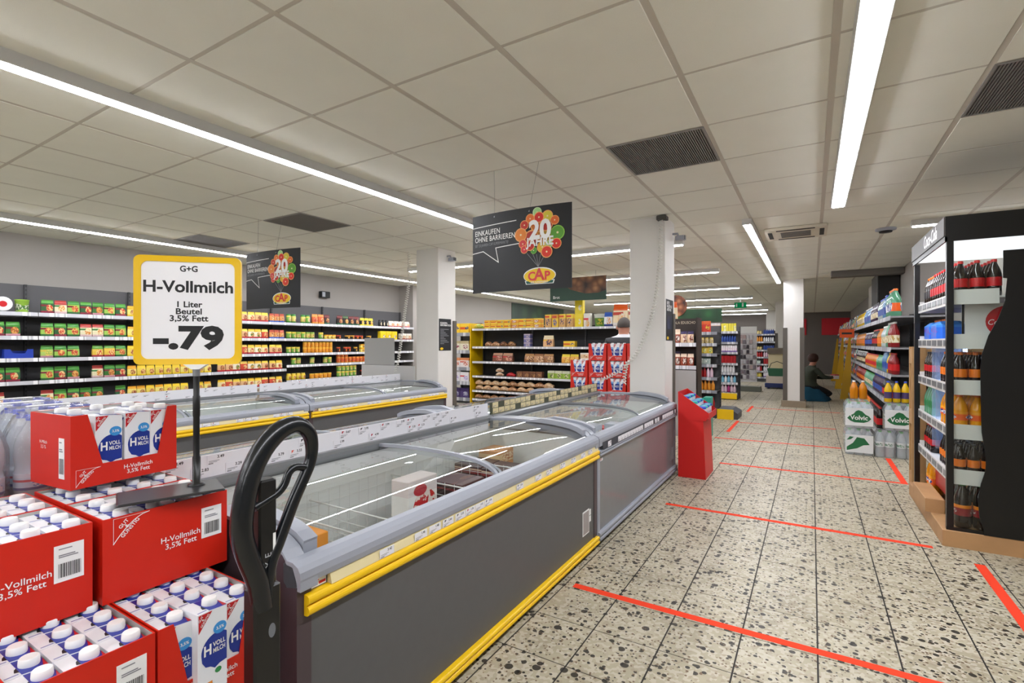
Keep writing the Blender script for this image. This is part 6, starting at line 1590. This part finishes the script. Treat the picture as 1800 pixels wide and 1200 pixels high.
coil('short white coiled cable at the foot of right pillar above freezer',[(-1.66,5.12,1.12),(-1.70,5.14,0.98),(-1.71,5.15,0.86)],r=0.018)
tag(ob('cable_clip',MB().bbox(-1.36,-1.26,5.10,5.20,2.56,2.60,0.005).mesh('cable_clip',M('clip_dark','4a4844',0.6)),None),'dark cable clip at the ceiling on the right pillar','clip')

# ------------------------------------------------------------------ people
def skin_body(name,verts,edges,rad,paint,mats,parent,sub=2):
    me=bpy.data.meshes.new(name); me.from_pydata(verts,edges,[])
    o=bpy.data.objects.new(name,me); COL.objects.link(o)
    o.modifiers.new('skin','SKIN'); 
    sv=me.skin_vertices[0].data
    for i,r in enumerate(rad): sv[i].radius=(r,r) if not isinstance(r,tuple) else r
    sv[0].use_root=True
    s=o.modifiers.new('sub','SUBSURF'); s.levels=sub; s.render_levels=sub
    dg=bpy.context.evaluated_depsgraph_get()
    m2=bpy.data.meshes.new_from_object(o.evaluated_get(dg)); m2.name=name
    bpy.data.objects.remove(o)
    m2.materials.clear()
    for m in mats: m2.materials.append(m)
    for p in m2.polygons:
        p.material_index=paint(p.center); p.use_smooth=True
    return ob(name,m2,parent)
m_skin=M('skin','b98068',0.55,var=0.06,vscale=20); m_hairg=M('hair_grey','4a4440',0.8,bump=0.4,bscale=200); m_hairb=M('hair_brown','3a1c12',0.7,bump=0.4,bscale=120)
m_jack=M('jacket_dark','1c1e22',0.7); m_trous=M('trousers_dark','23242a',0.8); m_shoe=M('shoe_dark','141414',0.5)
# man standing behind the milk trays, seen from behind, head bowed
mn=thing('person','person in dark jacket with short grey hair standing behind the rear milk trays','person',(-2.14,6.42,0.0),0.25)
v=[(0,0,0.90),(0,0,1.05),(0,0,1.22),(0,0.01,1.34),(0,0.03,1.40),(0,0.05,1.47),(0,0.06,1.54),
   (0.19,0,1.32),(0.25,0.03,1.05),(0.22,0.22,0.92),(0.21,0.30,0.92),(-0.19,0,1.32),(-0.25,0.03,1.05),(-0.22,0.22,0.92),(-0.21,0.30,0.92),
   (0.10,0,0.84),(0.11,0.01,0.46),(0.11,-0.01,0.07),(0.12,0.14,0.05),(-0.10,0,0.84),(-0.11,0.01,0.46),(-0.11,-0.01,0.07),(-0.12,0.14,0.05)]
e=[(0,1),(1,2),(2,3),(3,4),(4,5),(5,6),(3,7),(7,8),(8,9),(9,10),(3,11),(11,12),(12,13),(13,14),(0,15),(15,16),(16,17),(17,18),(0,19),(19,20),(20,21),(21,22)]
r=[0.13,0.14,0.16,0.13,0.062,0.085,0.082,0.075,0.055,0.042,0.035,0.075,0.055,0.042,0.035,0.095,0.07,0.05,0.045,0.095,0.07,0.05,0.045]
skin_body('body',v,e,r,lambda c:0 if (c.z>1.425 or (c.y>0.24 and 0.8<c.z<1.0)) else (1 if c.z>1.385 else (2 if c.z>0.88 else (3 if c.z>0.10 else 4))),[m_skin,M('collar_white','d8d8dc',0.6),m_jack,m_trous,m_shoe],mn)
hs=MB(); prof=[]
for k in range(9):
    a=-0.28+k*(PI/2+0.28)/8; prof.append((0.096*math.cos(a),1.545+0.105*math.sin(a)))
hs.lathe(prof,20,0,(0,0.05),sx=0.93,sy=1.08)
ob('hair',hs.mesh('hair',m_hairg),mn)
em_=MB().lathe([(0.0,-0.03),(0.012,-0.02),(0.016,0.0),(0.010,0.025),(0.0,0.03)],8)
em=em_.mesh('ear',m_skin)
ob('ear',em,mn,(0.090,0.075,1.51)); ob('ear',em,mn,(-0.090,0.075,1.51))
fc=MB().lathe([(0.010,-0.012),(0.014,0.0),(0.006,0.02)],8,0)
ob('nose',fc.mesh('nose',m_skin),mn,(0,0.155,1.51)); 
ob('face_mask',MB().prism([(-0.07,1.45),(0.07,1.45),(0.075,1.50),(-0.075,1.50)],'y',0.125,0.150).mesh('face_mask',m_whitep),mn)
# woman kneeling at the right-hand shelf
wm_=thing('person','person in dark green top kneeling at the drinks shelf with teal cloth around the legs','person',(-0.06,13.30,0.0),-1.05)
v=[(0,0,0.33),(0,0.02,0.46),(0,0.05,0.62),(0,0.07,0.73),(0,0.085,0.80),(0,0.10,0.87),(0,0.12,0.95),
   (0.17,0.07,0.70),(0.24,0.20,0.54),(0.16,0.40,0.52),(0.14,0.50,0.55),(-0.17,0.07,0.70),(-0.23,0.20,0.52),(-0.12,0.40,0.50),(-0.10,0.50,0.52),
   (0.11,0.05,0.28),(0.14,0.42,0.16),(0.13,0.10,0.07),(0.13,-0.14,0.05),(-0.11,0.05,0.28),(-0.14,0.42,0.16),(-0.13,0.10,0.07),(-0.13,-0.14,0.05)]
r=[0.17,0.15,0.15,0.115,0.05,0.075,0.078,0.065,0.05,0.037,0.03,0.065,0.05,0.037,0.03,0.10,0.08,0.06,0.045,0.10,0.08,0.06,0.045]
skin_body('body',v,e,r,lambda c:0 if (c.z>0.80 or (c.y>0.44 and c.z>0.42)) else (1 if c.z>0.33 else 2),[m_skin,M('olive_top','3c4236',0.85,var=0.1,vscale=10),M('black_trousers','121314',0.8)],wm_)
hb=MB().lathe([(0.05,-0.10),(0.095,-0.06),(0.11,0.0),(0.10,0.06),(0.06,0.10),(0.0,0.115)],18)
ob('hair',hb.mesh('hair',m_hairb),wm_,(0,0.095,0.96))
sk=MB(); N=28; vs=[];fs=[]
rs_=random.Random(2)
for li,(rr2,zz) in enumerate(((0.40,0.004),(0.39,0.04),(0.34,0.12),(0.27,0.22),(0.18,0.31))):
    for k in range(N):
        a=2*PI*k/N; w_=1+0.10*math.sin(5*a+li*0.4)*(1-li/5)+0.05*math.sin(9*a)
        vs.append((rr2*w_*0.85*math.cos(a),0.06+rr2*w_*math.sin(a),zz))
for li in range(4):
    for k in range(N): fs.append((li*N+k,li*N+(k+1)%N,li*N+N+(k+1)%N,li*N+N+k))
ob('teal_cloth',sk.add(vs,fs,0,True).mesh('teal_cloth',M('teal_cloth','14506a',0.85,var=0.15,vscale=8)),wm_)
tag(ob('shelf_carton',box_me(0.16,0.10,0.10,g('held_box',base='d8d0c8',top='c84a4a',blob='b83a3a',blob2='e8e0d8')),None,(0.36,13.46,0.50),-1.05),'small white and red pack held by the kneeling person','pack')
